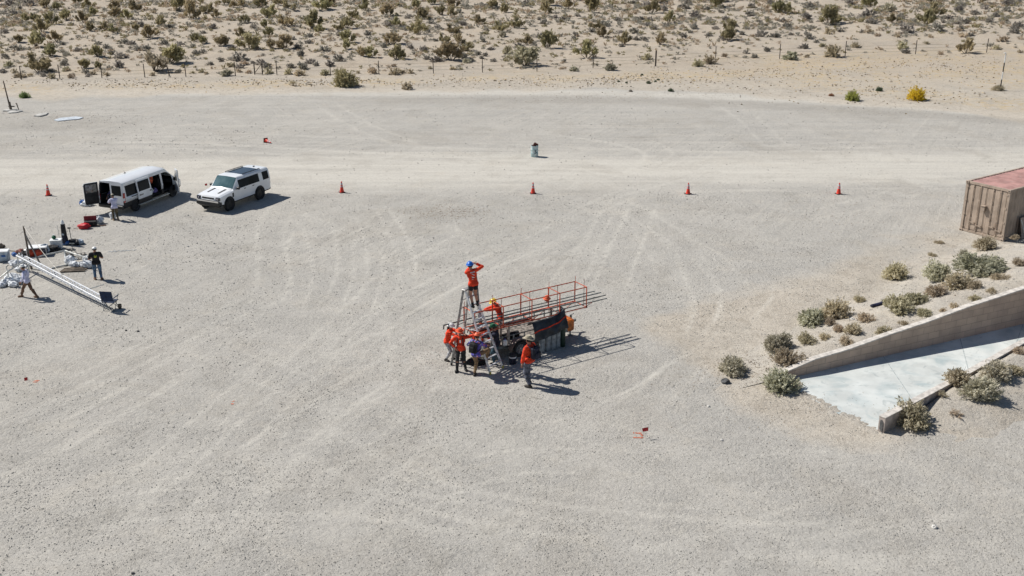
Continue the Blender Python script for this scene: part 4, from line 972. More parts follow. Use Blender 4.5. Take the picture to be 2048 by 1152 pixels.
# ---------------- van
VX,VY,VTH=-23.083,63.15,R(69)
van=thing('passenger_van','white passenger van with side, front and rear doors hanging open','van',(VX,VY,0),VTH,scale=.93)
def vsec(zb,wl,wm,zbelt,zwt,wt,zr,wr,cr=.05):
    return [(0,zb),(wl*.9,zb),(wl,zb+.12),(wl+.01,zb+.40),(wm,zbelt),(wt,zwt),(wr,zr-.10),(wr*.82,zr-.01),(0,zr+cr)]
V=[]
full=dict(zb=.38,wl=.98,wm=1.0,zbelt=1.12,zwt=1.80,wt=.91,zr=2.10,wr=.86)
for x in(-1.05,): V.append((x,vsec(.42,.94,.96,1.12,1.78,.88,2.05,.82,.03)))
for x in(-.98,-.80,-.35,.30,.55,1.35,1.50,2.62,2.78): V.append((x,vsec(**full)))
V.append((3.05,vsec(.38,.98,1.0,1.14,1.80,.90,2.09,.84)))
V.append((3.35,vsec(.38,.98,1.0,1.15,1.76,.885,2.03,.79,.04)))
V.append((3.62,vsec(.38,.98,1.0,1.16,1.62,.89,1.82,.80,.03)))
V.append((3.80,vsec(.38,.98,.99,1.17,1.48,.90,1.64,.81,.03)))
V.append((4.12,vsec(.38,.98,.98,1.16,1.24,.91,1.33,.84,.03)))
V.append((4.28,vsec(.40,.96,.95,1.06,1.12,.90,1.18,.82,.03)))
V.append((4.70,vsec(.42,.90,.88,.92,.98,.82,1.03,.74,.03)))
V.append((4.86,vsec(.45,.74,.72,.75,.80,.66,.84,.58,.02)))
NXs=[v[0] for v in V]
def vcell(i,k,s):
    x0=NXs[i]
    if k==0: return 'body'
    if s<0:   # near (right) side
        if k in(2,3,4,) and 1.50<=x0<2.62 : return None
        if k==1 and 1.50<=x0<2.62: return 'cladding'
        if k in(2,3) and 2.78<=x0<3.80: return None
        if k==4 and 2.78<=x0<3.80: return None
        if k==4 and (-.80<=x0<.30): return 'window|r'
    else:
        if k==4 and (-.80<=x0<.30 or .55<=x0<1.35 or 1.5<=x0<2.62 or 2.78<=x0<3.80): return 'window|%d'%(0 if x0<.3 else 1 if x0<1.4 else 2 if x0<2.7 else 3)
    if k in(1,2) and x0<3.9 and not(k==2 and False): return 'cladding' if (k==1 or (k==2 and s<0)) else 'body'
    if k in(6,7) and 3.35<=x0<4.12: return 'windscreen'
    if k==1: return 'cladding'
    return 'body'
ex=[]
s=V[-1][1]; ex.append(('body',[Vector((V[-1][0],y,z)) for y,z in s]+[Vector((V[-1][0],-y,z)) for y,z in s[::-1][1:-1]]))
vm=loft(V,vcell,'body',van,{'body':[M['white'],M['interior']],'window':[M['glass']],'windscreen':[M['screen']],'cladding':[M['black']]},ex)
solid(vm['body'],.045)
# rear frame left open on the left half; closed right-hand door
def panel_yz(name,x,y0,y1,z0,z1,m,parent,t=.04,ins=None,c=.08):
    mb=MB(); 
    mb.box((x,(y0+y1)/2,(z0+z1)/2),(t,abs(y1-y0),z1-z0),bev=.018); return mb.obj(name,m,parent)
rd=panel_yz('rear_door',-1.075,-.93,-.01,.62,2.0,M['white'],van)
panel_yz('window_pane',-1.10,-.86,-.14,1.22,1.86,M['glass'],rd,.012); panel_yz('handle',-1.11,-.20,-.05,1.02,1.10,M['black'],rd,.03)
panel_yz('rear_sill',-1.06,-.92,.92,.46,.60,M['interior'],van,.06)
panel_yz('roof_header',-1.06,-.80,.80,1.98,2.06,M['white'],van,.04)
mb=MB(); mb.box((-1.12,0,.50),(.16,1.94,.24),bev=.05); mb.obj('rear_bumper',M['black'],van)
panel_yz('number_plate',-1.215,-.55,-.25,.52,.66,M['plasticwhite'],van,.01)
# left rear door swung wide
hd=thing('rear_door',None,None); hd.parent=van; hd.location=(-1.06,.95,0)
# (the hinge Empty is turned, the panel is its child)
bpy.data.objects.remove(hd)
def swung(name,hx,hy,ang,L,z0,z1,outer,inner,wz=None,curve=0):
    c_,s_=math.cos(ang),math.sin(ang); mb=MB()
    def P(u,z,o): return Vector((hx+c_*u-s_*o,hy+s_*u+c_*o,z))
    th=.05; out=[(0,z0),(0.0,z1),(L*.94,z1),(L,z1-.12),(L,z0+.1),(L*.95,z0)]
    if curve: out=[(0,z0),(0,z0+.65),(curve,z1),(L*.93,z1),(L,z1-.1),(L,z0+.1),(L*.94,z0)]
    n=len(out)
    mb.add([P(u,z,0) for u,z in out]+[P(u,z,th) for u,z in out],[tuple(range(n))]+[(k,(k+1)%n,n+(k+1)%n,n+k) for k in range(n)])
    o=mb.obj(name,outer,van); mb=MB(); ins=.05
    cx=sum(u for u,z in out)/n; cz=(z0+z1)/2
    mb.add([P(cx+(u-cx)*.93,cz+(z-cz)*.95,th+.006) for u,z in out],[tuple(range(n))]); mb.add([P(cx+(u-cx)*.93,cz+(z-cz)*.95,th+.03) for u,z in out],[tuple(range(n))])
    mb.obj('inner_trim',inner,o)
    mb=MB(); a,b=.12,.88
    q=[(L*a+(curve*.9 if curve else 0),z1-.10),(L*b,z1-.10),(L*b,z0+.78),(L*a,z0+.78)]
    for of in(-.012,th+.040): mb.add([P(u,z,of) for u,z in q],[(0,1,2,3)])
    mb.obj('window_pane',mat('pane_glass',(.16,.17,.17),.08,var=.3,coat=.5),o)
    return o
d1=swung('rear_door',-1.06,.95,R(180-58+30),.92,.60,2.0,M['white'],M['interior'])
d2=swung('front_door',3.95,-1.0,R(-131),1.10,.42,1.98,M['white'],M['interior'],curve=.45)
mb=MB(); mb.box((3.70,-1.26,1.28),(.13,.26,.30),bev=.04); mb.obj('mirror',M['black'],d2)
# sliding door moved back over the flank
mb=MB(); th=.05
def side_pt(x,z,off):
    w=.99+.02*sstep(.4,1.1,z) if z<1.12 else 1.0-.09*(z-1.12)/.68-(.05*sstep(1.8,2.05,z))
    return Vector((x,-(w+off),z))
def sidepatch(name,pts,off,m,parent,th=.0):
    mb=MB(); n=len(pts); a=[side_pt(x,z,off) for x,z in pts]
    if th: mb.add(a+[side_pt(x,z,off-th) for x,z in pts],[tuple(range(n)),tuple(range(2*n-1,n-1,-1))]+[(k,(k+1)%n,n+(k+1)%n,n+k) for k in range(n)])
    else: mb.add(a,[tuple(range(n))])
    return mb.obj(name,m,parent)
x0,x1=.18,1.48
sd=sidepatch('sliding_door',[(x0,.72),(x1,.72),(x1,1.12),(x0,1.12)],.11,M['white'],van,.05)
o=sidepatch('door_top',[(x0,1.12),(x1,1.12),(x1,1.95),(x0+.03,1.95)],.11,M['white'],sd,.05)
sidepatch('door_skirt',[(x0,.42),(x1,.42),(x1,.715),(x0,.715)],.112,M['black'],sd,.05)
sidepatch('window_pane',[(x0+.10,1.20),(x1-.12,1.20),(x1-.14,1.82),(x0+.12,1.82)],.125,M['glass'],sd,.008)
sidepatch('handle',[(x1-.20,1.02),(x1-.05,1.02),(x1-.05,1.09),(x1-.20,1.09)],.14,M['black'],sd,.02)
for k,(a,b,zz) in enumerate(((.10,.17,.0),(.18,.22,.01),(.235,.28,.0),(.295,.34,.01),(.355,.40,.0),(.415,.45,.01))):
    sidepatch('lettering',[(x0+a,.93+zz),(x0+b,.93+zz),(x0+b+.02,1.0+zz*.5),(x0+a+.02,1.0+(.03 if k==0 else 0))],.122,M['lampclear'],sd,.004)
sidepatch('door_rail',[(-.35,1.00),(.45,1.00),(.45,1.05),(-.35,1.05)],.012,M['black'],van,.01)
mb=MB(); mb.box((1.7,-1.06,.36),(3.0,.16,.05),bev=.01); mb.obj('running_board',M['galv'],van)
for y in(-.985,.985):
    mb=MB(); mb.box((-.99,y*.985,1.10),(.17,.06,.62),bev=.02); l=mb.obj('tail_lamp',M['lampred'],van)
    mb=MB(); mb.box((-1.03,y*.985,1.0),(.11,.064,.16)); mb.obj('reverse_lens',M['plasticwhite'],l)
# interior: floor, seats, bulkhead trim
mb=MB(); mb.box((1.4,0,.56),(4.9,1.8,.06)); mb.obj('floor',M['interior'],van)
for x in(.35,1.25,2.05,3.0):
    for y in(-.5,.5):
        if x<1.3 and y>0 and x<.5: continue
        mb=MB(); mb.box((x,y,.86),(.5,.46,.16),bev=.04); mb.box((x-.24,y,1.22),(.14,.46,.66),rot=Matrix.Rotation(R(-10),3,'Y'),bev=.04); mb.box((x-.31,y,1.62),(.1,.26,.18),bev=.03); mb.obj('seat',M['navy'] if x<2.9 else M['interior'],van)
mb=MB(); mb.box((3.95,0,1.05),(.4,1.7,.25),bev=.06); mb.obj('dashboard',M['interior'],van)
mb=MB(); mb.lathe([(.19,-.015),(.205,0),(.19,.015),(.175,0),(.19,-.015)],18,Matrix.Translation((3.62,.45,1.22))@Matrix.Rotation(R(65),4,'Y'),close=False); mb.obj('steering_wheel',M['black'],van)
mb=MB(); mb.tube((.9,.4,2.14),(.85,.4,2.30),.012,5,.004); mb.box((.92,.4,2.145),(.14,.06,.03)); mb.obj('roof_aerial',M['black'],van)
for y in(-.28,.0,.28):
    mb=MB(); mb.box((1.1,y,2.115+.03*(1-abs(y)/.3)),(3.6,.03,.014)); mb.obj('roof_rib',M['white'],van)
mb=MB(); mb.box((4.84,0,.58),(.14,1.5,.3),bev=.05); mb.obj('front_bumper',M['black'],van)
for x in(0,3.75):
    for y,s_ in((-.90,1),(.90,-1)):
        wheel(van,x,y,.355,.22,M['rim'],s_)
        mb=MB(); mb.lathe([(.39,-.03),(.41,0.0),(.39,.03),(.36,.03),(.36,-.03)],24,Matrix.Translation((x,-.985 if s_>0 else .985,.40))@Matrix.Rotation(R(90),4,'X'),close=False); mb.lathe([(.39,-.026),(.39,.026)],24,Matrix.Translation((x,-.965 if s_>0 else .965,.40))@Matrix.Rotation(R(90),4,'X')); mb.obj('wheel_arch',M['interior'],van)
# bags inside the van
def lump(mb,c,r,seed,n=16,m=9,amp=.22):
    def fn(v): return 1+amp*noise.noise(v*2.2+Vector((seed*3.7,seed,0)))+amp*.5*noise.noise(v*5+Vector((seed,0,0)))
    mb.ell(c,r,n,m,None,fn)
VM=Matrix.Translation((VX,VY,0))@Matrix.Rotation(VTH,4,'Z')@Matrix.Scale(.93,4)
for i,(p,r,m_,lab) in enumerate((((1.9,-.55,.78),(.26,.2,.2),'sack','white bag on the floor in the van side doorway'),((2.3,-.62,.74),(.2,.18,.16),'purple','purple cloth bundle on the floor in the van side doorway'),((2.35,-.35,1.45),(.17,.2,.26),'orangep','reddish bundle high up behind the van front seats'))):
    mb=MB(); lump(mb,(0,0,0),r,i+3); tag(mb.obj('bag',M[m_],smooth=True,loc=VM@Vector(p)),lab,'bag')
# ---------------- large white SUV
SX,SY,STH=-16.27,65.80,R(243.5)
suv=thing('off_road_car','boxy white off-road car with black roof panel and black wheels beside the van','car',(SX,SY,0),STH,scale=.93)
def ssec(zb,wl,wm,zbelt,zwt,wt,zr,wr,cr=.02):
    return [(0,zb),(wl*.92,zb),(wl,zb+.10),(wl+.005,.72),(wm,zbelt),(wt,zwt),(wr,zr-.05),(wr*.9,zr),(0,zr+cr)]
Sx=[]
F=dict(zb=.40,wl=.96,wm=.985,zbelt=1.22,zwt=1.74,wt=.87,zr=1.92,wr=.80)
Sx.append((-1.22,ssec(.55,.86,.90,1.16,1.66,.80,1.84,.72)))
Sx.append((-1.16,ssec(.45,.94,.97,1.22,1.72,.855,1.90,.78)))
for x in(-1.02,-.42,-.05,.30,.38,1.15,1.22,1.85): Sx.append((x,ssec(**F)))
Sx.append((1.98,ssec(.40,.96,.985,1.22,1.72,.86,1.90,.78)))
Sx.append((2.50,ssec(.40,.96,.985,1.20,1.26,.90,1.30,.84)))
Sx.append((2.60,ssec(.40,.96,.985,1.14,1.19,.92,1.22,.86)))
Sx.append((3.55,ssec(.42,.955,.975,1.02,1.07,.92,1.11,.86)))
Sx.append((3.78,ssec(.45,.93,.94,.97,1.02,.89,1.05,.82)))
Sx.append((3.86,ssec(.50,.86,.87,.88,.90,.80,.93,.72,.01)))
SX_=[q[0] for q in Sx]
def scell(i,k,s):
    x=SX_[i]
    if k==4 and (-1.02<=x<-.42 or -.05<=x<1.98): return 'window|%d%d'%(x<-.3,s>0)
    if k==4 and -.42<=x<-.05: return 'signature_panel|%d'%(s>0)
    if k in(1,2) and x<3.5 and k==1: return 'sill'
    if k==1: return 'sill'
    if k==7 and -.42<=x<1.22: return 'roof_panel'
    if k in(6,7) and x==1.98: return 'windscreen'
    return 'body'
ex=[]
for q,rev in((Sx[-1],0),(Sx[0],1)):
    s=q[1]; ex.append(('body',[Vector((q[0],y,z)) for y,z in s]+[Vector((q[0],-y,z)) for y,z in s[::-1][1:-1]]))
sm=loft(Sx,scell,'body',suv,{'body':[M['white']],'window':[M['glass']],'windscreen':[M['screen']],'sill':[M['black']],'roof_panel':[mat('roof_glass',(.03,.04,.05),.12,coat=.3)],'signature_panel':[M['white']]},ex)
def sidebox(name,x0,x1,z0,z1,m,y=.985,t=.02,parent=suv,both=True):
    for s_ in((1,-1) if both else (1,)):
        mb=MB(); mb.box(((x0+x1)/2,s_*y,(z0+z1)/2),(x1-x0,t,z1-z0),bev=.006); mb.obj(name,m,parent)
sidebox('side_vent',2.55,2.68,.80,1.08,M['black'],.982); sidebox('door_handle',.52,.70,1.08,1.12,M['black'],.99); sidebox('door_handle',1.35,1.53,1.08,1.12,M['black'],.99)
for x in(0,3.022):
    for y,s_ in((-.90,1),(.90,-1)):
        wheel(suv,x,y,.405,.25,M['rimdark'],s_,5)
        yy=-.978 if s_>0 else .978
        mb=MB(); mb.lathe([(.47,-.035),(.50,.0),(.47,.035),(.42,.035),(.42,-.035)],28,Matrix.Translation((x,yy,.44))@Matrix.Rotation(R(90),4,'X'),close=False); mb.lathe([(.47,-.022),(.47,.022)],28,Matrix.Translation((x,yy*.985,.44))@Matrix.Rotation(R(90),4,'X')); mb.obj('wheel_arch',M['black'],suv)
mb=MB(); mb.box((3.80,0,.60),(.34,1.90,.34),bev=.07); mb.box((3.70,0,.44),(.34,1.6,.16),bev=.04); mb.obj('front_bumper',M['black'],suv)
mb=MB(); mb.box((3.975,0,.60),(.01,.46,.10)); mb.obj('number_plate',M['charcoal'],suv)
mb=MB(); mb.box((3.86,0,.93),(.05,.95,.10),bev=.01); mb.obj('grille',M['black'],suv)
mb=MB(); mb.box((3.885,0,.82),(.05,1.0,.07),bev=.02); mb.obj('grille_bar',M['white'],suv)
for s_ in(1,-1):
    mb=MB(); mb.box((3.80,s_*.76,.90),(.17,.34,.22),bev=.03); h=mb.obj('headlamp',M['lampclear'],suv)
    mb=MB(); mb.lathe([(.06,0),(.055,.012),(.001,.014)],14,Matrix.Translation((3.888,s_*.76,.90))@Matrix.Rotation(R(90),4,'Y'),close=False); mb.obj('lens',M['reflect'],h)
    mb=MB(); mb.box((3.0,s_*.42,1.185),(.75,.13,.02),rot=Matrix.Rotation(R(7),3,'Y')); mb.obj('bonnet_vent',M['charcoal'],suv)
    mb=MB(); mb.box((2.22,s_*1.10,1.30),(.14,.24,.18),bev=.04); mb.tube((2.3,s_*.95,1.22),(2.24,s_*1.04,1.26),.025,6); mb.obj('mirror',M['black'],suv)
    mb=MB(); mb.tube((-.45,s_*.70,1.975),(1.25,s_*.70,1.975),.022,6)
    for x in(-.45,.4,1.25): mb.tube((x,s_*.70,1.90),(x,s_*.70,1.975),.02,6)
    mb.obj('roof_rail',M['black'],suv)
    mb=MB(); mb.box((-1.19,s_*.78,.98),(.08,.13,.3),bev=.02); mb.obj('tail_lamp',M['lampred'],suv)
mb=MB(); mb.box((-1.14,0,.52),(.22,1.84,.22),bev=.05); mb.obj('rear_bumper',M['black'],suv)
mb=MB(); mb.lathe([(.05,-.12),(.36,-.12),(.40,-.08),(.40,.08),(.36,.12),(.05,.12)],24,Matrix.Translation((-1.36,-.1,1.12))@Matrix.Rotation(R(90),4,'Y')); mb.obj('spare_wheel',M['tyre'],suv,smooth=True)
mb=MB(); mb.box((-.75,0,1.965),(.16,.06,.07),bev=.02); mb.obj('roof_fin',M['black'],suv)
for s_ in(.25,-.35):
    mb=MB(); mb.tube((2.56,s_,1.235),(2.38,s_+.42,1.37),.01,4); mb.obj('wiper',M['black'],suv)
# ================================================================ CONES, BARREL, FLAGS
def make_cone(label,loc,rz):
    t=thing('traffic_cone',label,'traffic cone',loc,rz,'orange traffic cones along the lot')
    mb=MB(); mb.box((0,0,.02),(.37,.37,.04),bev=.02); mb.obj('base',M['tyre'],t)
    mb=MB(); mb.lathe([(.150,.04),(.135,.07),(.115,.18),(.032,.70),(.028,.715),(.001,.715)],20,close=False); mb.obj('body',M['cone'],t,smooth=True)
    for a,b in((.36,.43),(.49,.62)):
        mb=MB(); r=lambda z:.115-(z-.18)/.52*.083+.003
        mb.lathe([(r(a),a),(r(b),b)],20,close=False); mb.obj('reflective_band',M['reflect'],t,smooth=True)
    return t
c0=make_cone('upright orange cone nearest the left edge, left of the van',U(97,391),.2)
dup(c0,U(684,385),.5,'upright orange cone standing right of the white off-road car')
dup(c0,U(1066,387),.1,'upright orange cone below the rubbish barrel')
dup(c0,U(1376,388),.9,'upright orange cone, middle one of the three right-hand cones')
dup(c0,U(1677,388),.4,'upright orange cone nearest the container')
f=dup(c0,U(541,284)+Vector((-.35,-.1,.16)),0,'fallen orange cone lying on its side beyond the off-road car'); f.rotation_euler=(R(8),R(96),R(-35))
P=U(1069,313); b=thing('rubbish_barrel','pale teal barrel marked with a dark 5, heaped with rusty debris','barrel',P)
mb=MB(); mb.lathe([(.25,0),(.26,.02),(.26,.24),(.27,.26),(.26,.28),(.26,.50),(.27,.52),(.26,.54),(.265,.80),(.25,.80),(.245,.3),(.001,.3)],24,close=False); mb.obj('drum',M['barrel'],b,smooth=True)
mb=MB(); mb.lathe([(.263,0),(.263,.80)],24,close=False); 
fc=bpy.data.curves.new('digit','FONT'); fc.body='5'; fc.size=.36; fc.extrude=.004; fc.align_x='CENTER'
tmp_=bpy.data.objects.new('t',fc); C.objects.link(tmp_); bpy.context.view_layer.update(); dm=bpy.data.meshes.new_from_object(tmp_.evaluated_get(bpy.context.evaluated_depsgraph_get())); bpy.data.objects.remove(tmp_); fo=bpy.data.objects.new('digit',dm); C.objects.link(fo); fo.parent=b; fo.location=(.07,-.268,.28); fo.rotation_euler=(R(90),0,R(10)); fo.data.materials.append(M['navy'])
mb=MB(); random.seed(3)
for i in range(7): 
    a=random.random()*6.28; mb.box((.1*math.cos(a),.1*math.sin(a),.84+random.uniform(-.02,.1)),(random.uniform(.15,.36),.05,.09),rot=Euler((random.uniform(-.8,.8),random.uniform(-.8,.8),a)).to_matrix())
tag(mb.obj('debris',M['rustred'],loc=P),'rusty red scraps sticking out of the teal barrel','debris')
def flag(px,py,label,h=.42,lean=.1,sz=.13):
    t=thing('marker_flag',label,'flag',U(px,py),0,'red marker flags')
    mb=MB(); mb.tube((0,0,-.05),(lean,0,h),.006,4); mb.obj('wire_stem',M['galv'],t)
    mb=MB(); mb.add([(lean,0,h),(lean-sz,-.03,h-.03),(lean-sz*.9,-.05,h-.15),(lean,-.01,h-.14)],[(0,1,2,3)]); mb.add([(lean,.006,h),(lean-sz,-.024,h-.03),(lean-sz*.9,-.044,h-.15),(lean,-.004,h-.14)],[(3,2,1,0)]); mb.obj('cloth',M['red'],t)
flag(1290,876,'small red flag beside the orange paint marks below the trailer',sz=.22); flag(62,768,'small red flag beside the faint orange paint at the left',.30,-.1,.12); flag(414,382,'small red flag left of the off-road car bonnet',.5,.05,.14); flag(428,385,'small red flag right behind the off-road car bonnet',.5,.02,.14)
def spray(px,py,label,strokes):
    mb=MB(); P=U(px,py)
    for k,(x0,y0,x1,y1,w_) in enumerate(strokes):
        a=U(px+x0,py+y0); b=U(px+x1,py+y1); d=(b-a).normalized(); s=Vector((-d.y,d.x,0))*w_
        n=7
        for i in range(n):
            if random.random()<.2: continue
            p=a.lerp(b,i/n); q=a.lerp(b,(i+.9)/n); z=Vector((0,0,.008+.0008*k)); ww=random.uniform(.5,1.2)
            mb.add([p+s*ww+z,p-s*ww+z,q-s*random.uniform(.5,1.2)+z,q+s*ww+z],[(0,1,2,3)])
    o=mb.obj('paint_mark',M['spray']); tag(o,label,'paint mark','orange spray marks on the gravel')
spray(1275,870,'two orange paint strokes on gravel beside the red flag below the trailer',[(-9,-4,8,-3,.05),(-9,5,10,6,.05),(8,-3,10,6,.04)])
spray(70,762,'orange paint scrawl on gravel near the left edge',[(-3,0,9,-1,.05),(0,3,8,1,.04),(-4,2,3,3,.03)])
spray(465,808,'faint orange paint spot alone on the gravel left of centre',[(-3,0,3,0,.05),(-1,-4,4,-6,.03)])
# loose bits
for px,py,s_,m_,lab in((1451,766,.17,'darkstone','dark round boulder at the foot of the leaning green shrub'),(838,307+576-1,.0,'stone',''),(1443,882,.06,'stone','pale stone right of the orange paint marks'),(98,1,0,'stone',''),(1705,640,.10,'stone','pale stone on the slope below the double bush'),(1713,641,.08,'stone','smaller pale stone on the slope, right of the other'),(1417,815,.06,'stone','pale pebble on the gravel below the lone green shrub'),(376,494,.06,'stone','pale stone on the gravel right of the man in black'),(428,488,.06,'stone','pale stone farther right of the man in black'),(1868,1058,.09,'stone','light stone on the gravel in the lower right corner area'),(276,664,.06,'darkstone','dark clod on the gravel right of the blue chair'),(252,662,.05,'darkstone','dark clod on the gravel near the blue chair'),(480,731,.035,'darkstone','single dark pebble in the left middle of the lot'),(266,1150,.05,'darkstone','dark lump at the bottom edge of the photo, left')):
    if s_<=0: continue
    mb=MB(); lump(mb,(0,0,0),(s_,s_*.9,s_*.75),px,10,7,.35); tag(mb.obj('rock',M[m_],loc=GT(px,py)+Vector((0,0,s_*.3))),lab,'stone')
# folded fabric on the slope
P=GT(1757,612); Q=GT(1782,602); d=(Q-P); ln=d.length; t=thing('fabric_roll','dark blue and maroon folded fabric lying beside bushes on the sand slope','fabric',P+Vector((0,0,.03)),math.atan2(d.y,d.x))
mb=MB(); mb.box((ln*.0,0,.05),(1.0,.16,.12),bev=.04); mb.box((ln*.75,.12,.07),(.7,.1,.1),rot=Matrix.Rotation(R(10),3,'Z'),bev=.03); mb.obj('blue_roll',M['violet'],t)
mb=MB(); mb.box((ln*.9,-.12,.08),(.75,.18,.06),rot=Euler((.2,0,R(-28))).to_matrix(),bev=.02); mb.box((ln*1.25,-.05,.06),(.5,.25,.05),rot=Euler((.1,0,R(-10))).to_matrix(),bev=.02); mb.obj('maroon_roll',M['maroon'],t)
# ================================================================ TRAILER AND MAST FRAME
P1=U(1172.5,574.7,2.35); P2=U(1007.1,613.3,2.35); uu=(P1-P2).normalized(); vv=Vector((uu.y,-uu.x,0)); TO=U(1042,713.5)
TROT=math.atan2(uu.y,uu.x)
# trailer local axes: x = u (towards the hitch), y = -v (away from camera), z up
def L3(u,v,z): return Vector((u,-v,z))
def W3(u,v,z): return TO+uu*u+vv*v+Vector((0,0,z))
tr=thing('flatbed_trailer','flat timber-decked trailer with low rails under the orange lattice frame','trailer',TO,TROT)
V0,V1,U0,U1=-.28,-1.95,-1.25,2.5
mb=MB()
for k in range(11):
    v=V0+(V1-V0)*(k+.5)/11; mb.box(L3((U0+U1)/2,v,.56),(U1-U0,abs(V1-V0)/11-.015,.045))
mb.obj('deck',M['wood'],tr)
mb=MB()
for v in(V0,V1): mb.box(L3((U0+U1)/2,v,.50),(U1-U0+.04,.06,.11))
for u in(U0,.3,1.4,U1): mb.box(L3(u,(V0+V1)/2,.49),(.06,abs(V1-V0)-.07,.09))
mb.obj('chassis',M['steel'],tr)
for v in(V0,V1):
    rl=MB(); rl.tube(L3(U0,v,.92),L3(U1,v,.92),.022,7); rl.tube(L3(U0,v,.74),L3(U1,v,.74),.014,6); r_=rl.obj('side_rail',M['steel'],tr)
    for k in range(8):
        u=U0+(U1-U0)*k/7; mb=MB(); mb.box(L3(u,v,.74),(.045,.045,.40)); mb.obj('rail_post',M['aludull'],r_)
for v,s_ in((-.10,1),(V1-.18,-1)):
    wheel(tr,0,-v,.34,.20,M['rim'],s_,6)
    mb=MB(); n=14; pts=[]
    for k in range(n+1):
        a=math.pi*k/n; pts.append((math.cos(a)*.47,.34+math.sin(a)*.44))
    vs=[];fs=[]
    for x,z in pts:
        for w_ in(-.14,.14): vs.append((x,-v+w_,z)); 
        for w_ in(-.14,.14): vs.append((x*.95,-v+w_,(z-.34)*.95+.34))
    for k in range(n): a=k*4; fs+=[(a,a+1,a+5,a+4),(a+2,a+6,a+7,a+3),(a,a+4,a+6,a+2),(a+1,a+3,a+7,a+5)]
    mb.add(vs,fs); mb.obj('mudguard',mat('dusty_steel',(.20,.14,.12),.6,var=.2),tr,smooth=True)
mb=MB(); mb.tube(L3(0,-.15,.34),L3(0,V1-.1,.34),.04,8); mb.obj('axle',M['steel'],tr)
mb=MB(); mb.tube(L3(U1,V0-.1,.48),L3(3.35,-1.1,.46),.045,6); mb.tube(L3(U1,V1+.1,.48),L3(3.35,-1.1,.46),.045,6); mb.box(L3(3.45,-1.1,.48),(.2,.1,.09)); mb.obj('tongue',M['steel'],tr)
mb=MB(); mb.tube(L3(3.02,-.75,.0),L3(3.02,-.75,.95),.035,8); mb.box(L3(3.02,-.75,.02),(.18,.18,.03)); mb.tube(L3(3.02,-.75,.93),L3(3.2,-.75,.98),.015,6); mb.obj('jack',M['steel'],tr)
eb=thing('engine_box','orange steel winch box standing on the trailer tongue','box',W3(2.68,-.72,.38),TROT)
mb=MB(); mb.box((0,0,.27),(.52,.80,.52),bev=.05); mb.obj('housing',mat('orange_box_paint',(.62,.16,.02),.5,var=.2,vs=5),eb)
mb=MB(); mb.tube((.27,.1,.3),(.45,.1,.38),.03,7); mb.tube((.45,.1,.25),(.45,.1,.5),.02,6); mb.tube((.0,.28,.53),(.02,.28,.82),.018,6); mb.obj('crank',M['steel'],eb)
mb=MB(); mb.box((.265,-.15,.25),(.03,.2,.2),bev=.01); mb.obj('switch_plate',M['rustbar'],eb)
# orange lattice frame (one mast section) carried above the deck
fr=thing('mast_section','long orange box frame of welded tubes carried above the trailer deck','lattice frame',TO,TROT)
FU=[3.32,1.95,.56,-.82,-2.15]; va,vb,za,zb=-.05,-.88,1.46,2.35; dz=lambda u:0
mb0=M['orangep']
for v in(va,vb):
    for z in(za,zb):
        mb=MB(); mb.tube(L3(FU[0],v,z),L3(FU[-1]-.05,v,z),.022 if z==zb else .025,8); mb.obj('chord',mb0,fr,smooth=True)
for i,u in enumerate(FU):
    mb=MB()
    for v in(va,vb): mb.tube(L3(u,v,za),L3(u,v,zb),.022,8)
    for z in(za,zb): mb.tube(L3(u,va,z),L3(u,vb,z),.018,8)
    mb.tube(L3(u+.04,vb-.02,za-.25),L3(u+.04,vb-.02,zb+.22),.011,5)
    mb.obj('cross_frame',mb0 ,fr,smooth=True)
    mb=MB(); mb.tube(L3(u+.16,va-.4,za-.1),L3(u+.16,va-.4,zb+.20),.012,5); mb.tube(L3(u,va,za+.03),L3(u+.22,va+.05,za+.16),.012,5); mb.ell(L3(u+.22,va+.05,za+.16),(.03,.03,.03),8,5); mb.ell(L3(u,va,za),(.05,.05,.045),8,5); mb.obj('bolt_pin',M['rustbar'],fr)
mb=MB()
for a,b in zip(FU,FU[1:]): mb.tube(L3(a,vb,za),L3(b,va,za),.012,6)
mb.obj('bottom_brace',mb0,fr)
for u0,u1 in((-.75,.75),(-2.1,-.9)):
    mb=MB(); mb.box(L3((u0+u1)/2,-.42,za-.075),(u1-u0,.10,.09)); mb.obj('bearer',M['rustbar'],fr)
for u in(2.02,-.5):
    for v in(-.18,-.78):
        st=MB(); st.box(L3(u,v,1.0),(.09,.09,.80)); st.box(L3(u,v,.61),(.2,.2,.03)); tag(st.obj('support_post',M['wood'],loc=TO,rz=TROT),f"{'front' if v>-.5 else 'rear'} timber post {'near the hitch' if u>0 else 'near the ladder'} propping the orange frame",'post','timber posts propping the frame')
mb=MB(); mb.tube(L3(.35,-.75,.70),L3(-.45,-.75,.70),.13,14); o=mb.obj('rolled_mat',M['black_cloth'],loc=TO,rz=TROT,smooth=True); tag(o,'dark rolled mat lying on the trailer deck behind the man in yellow helmet','roll')
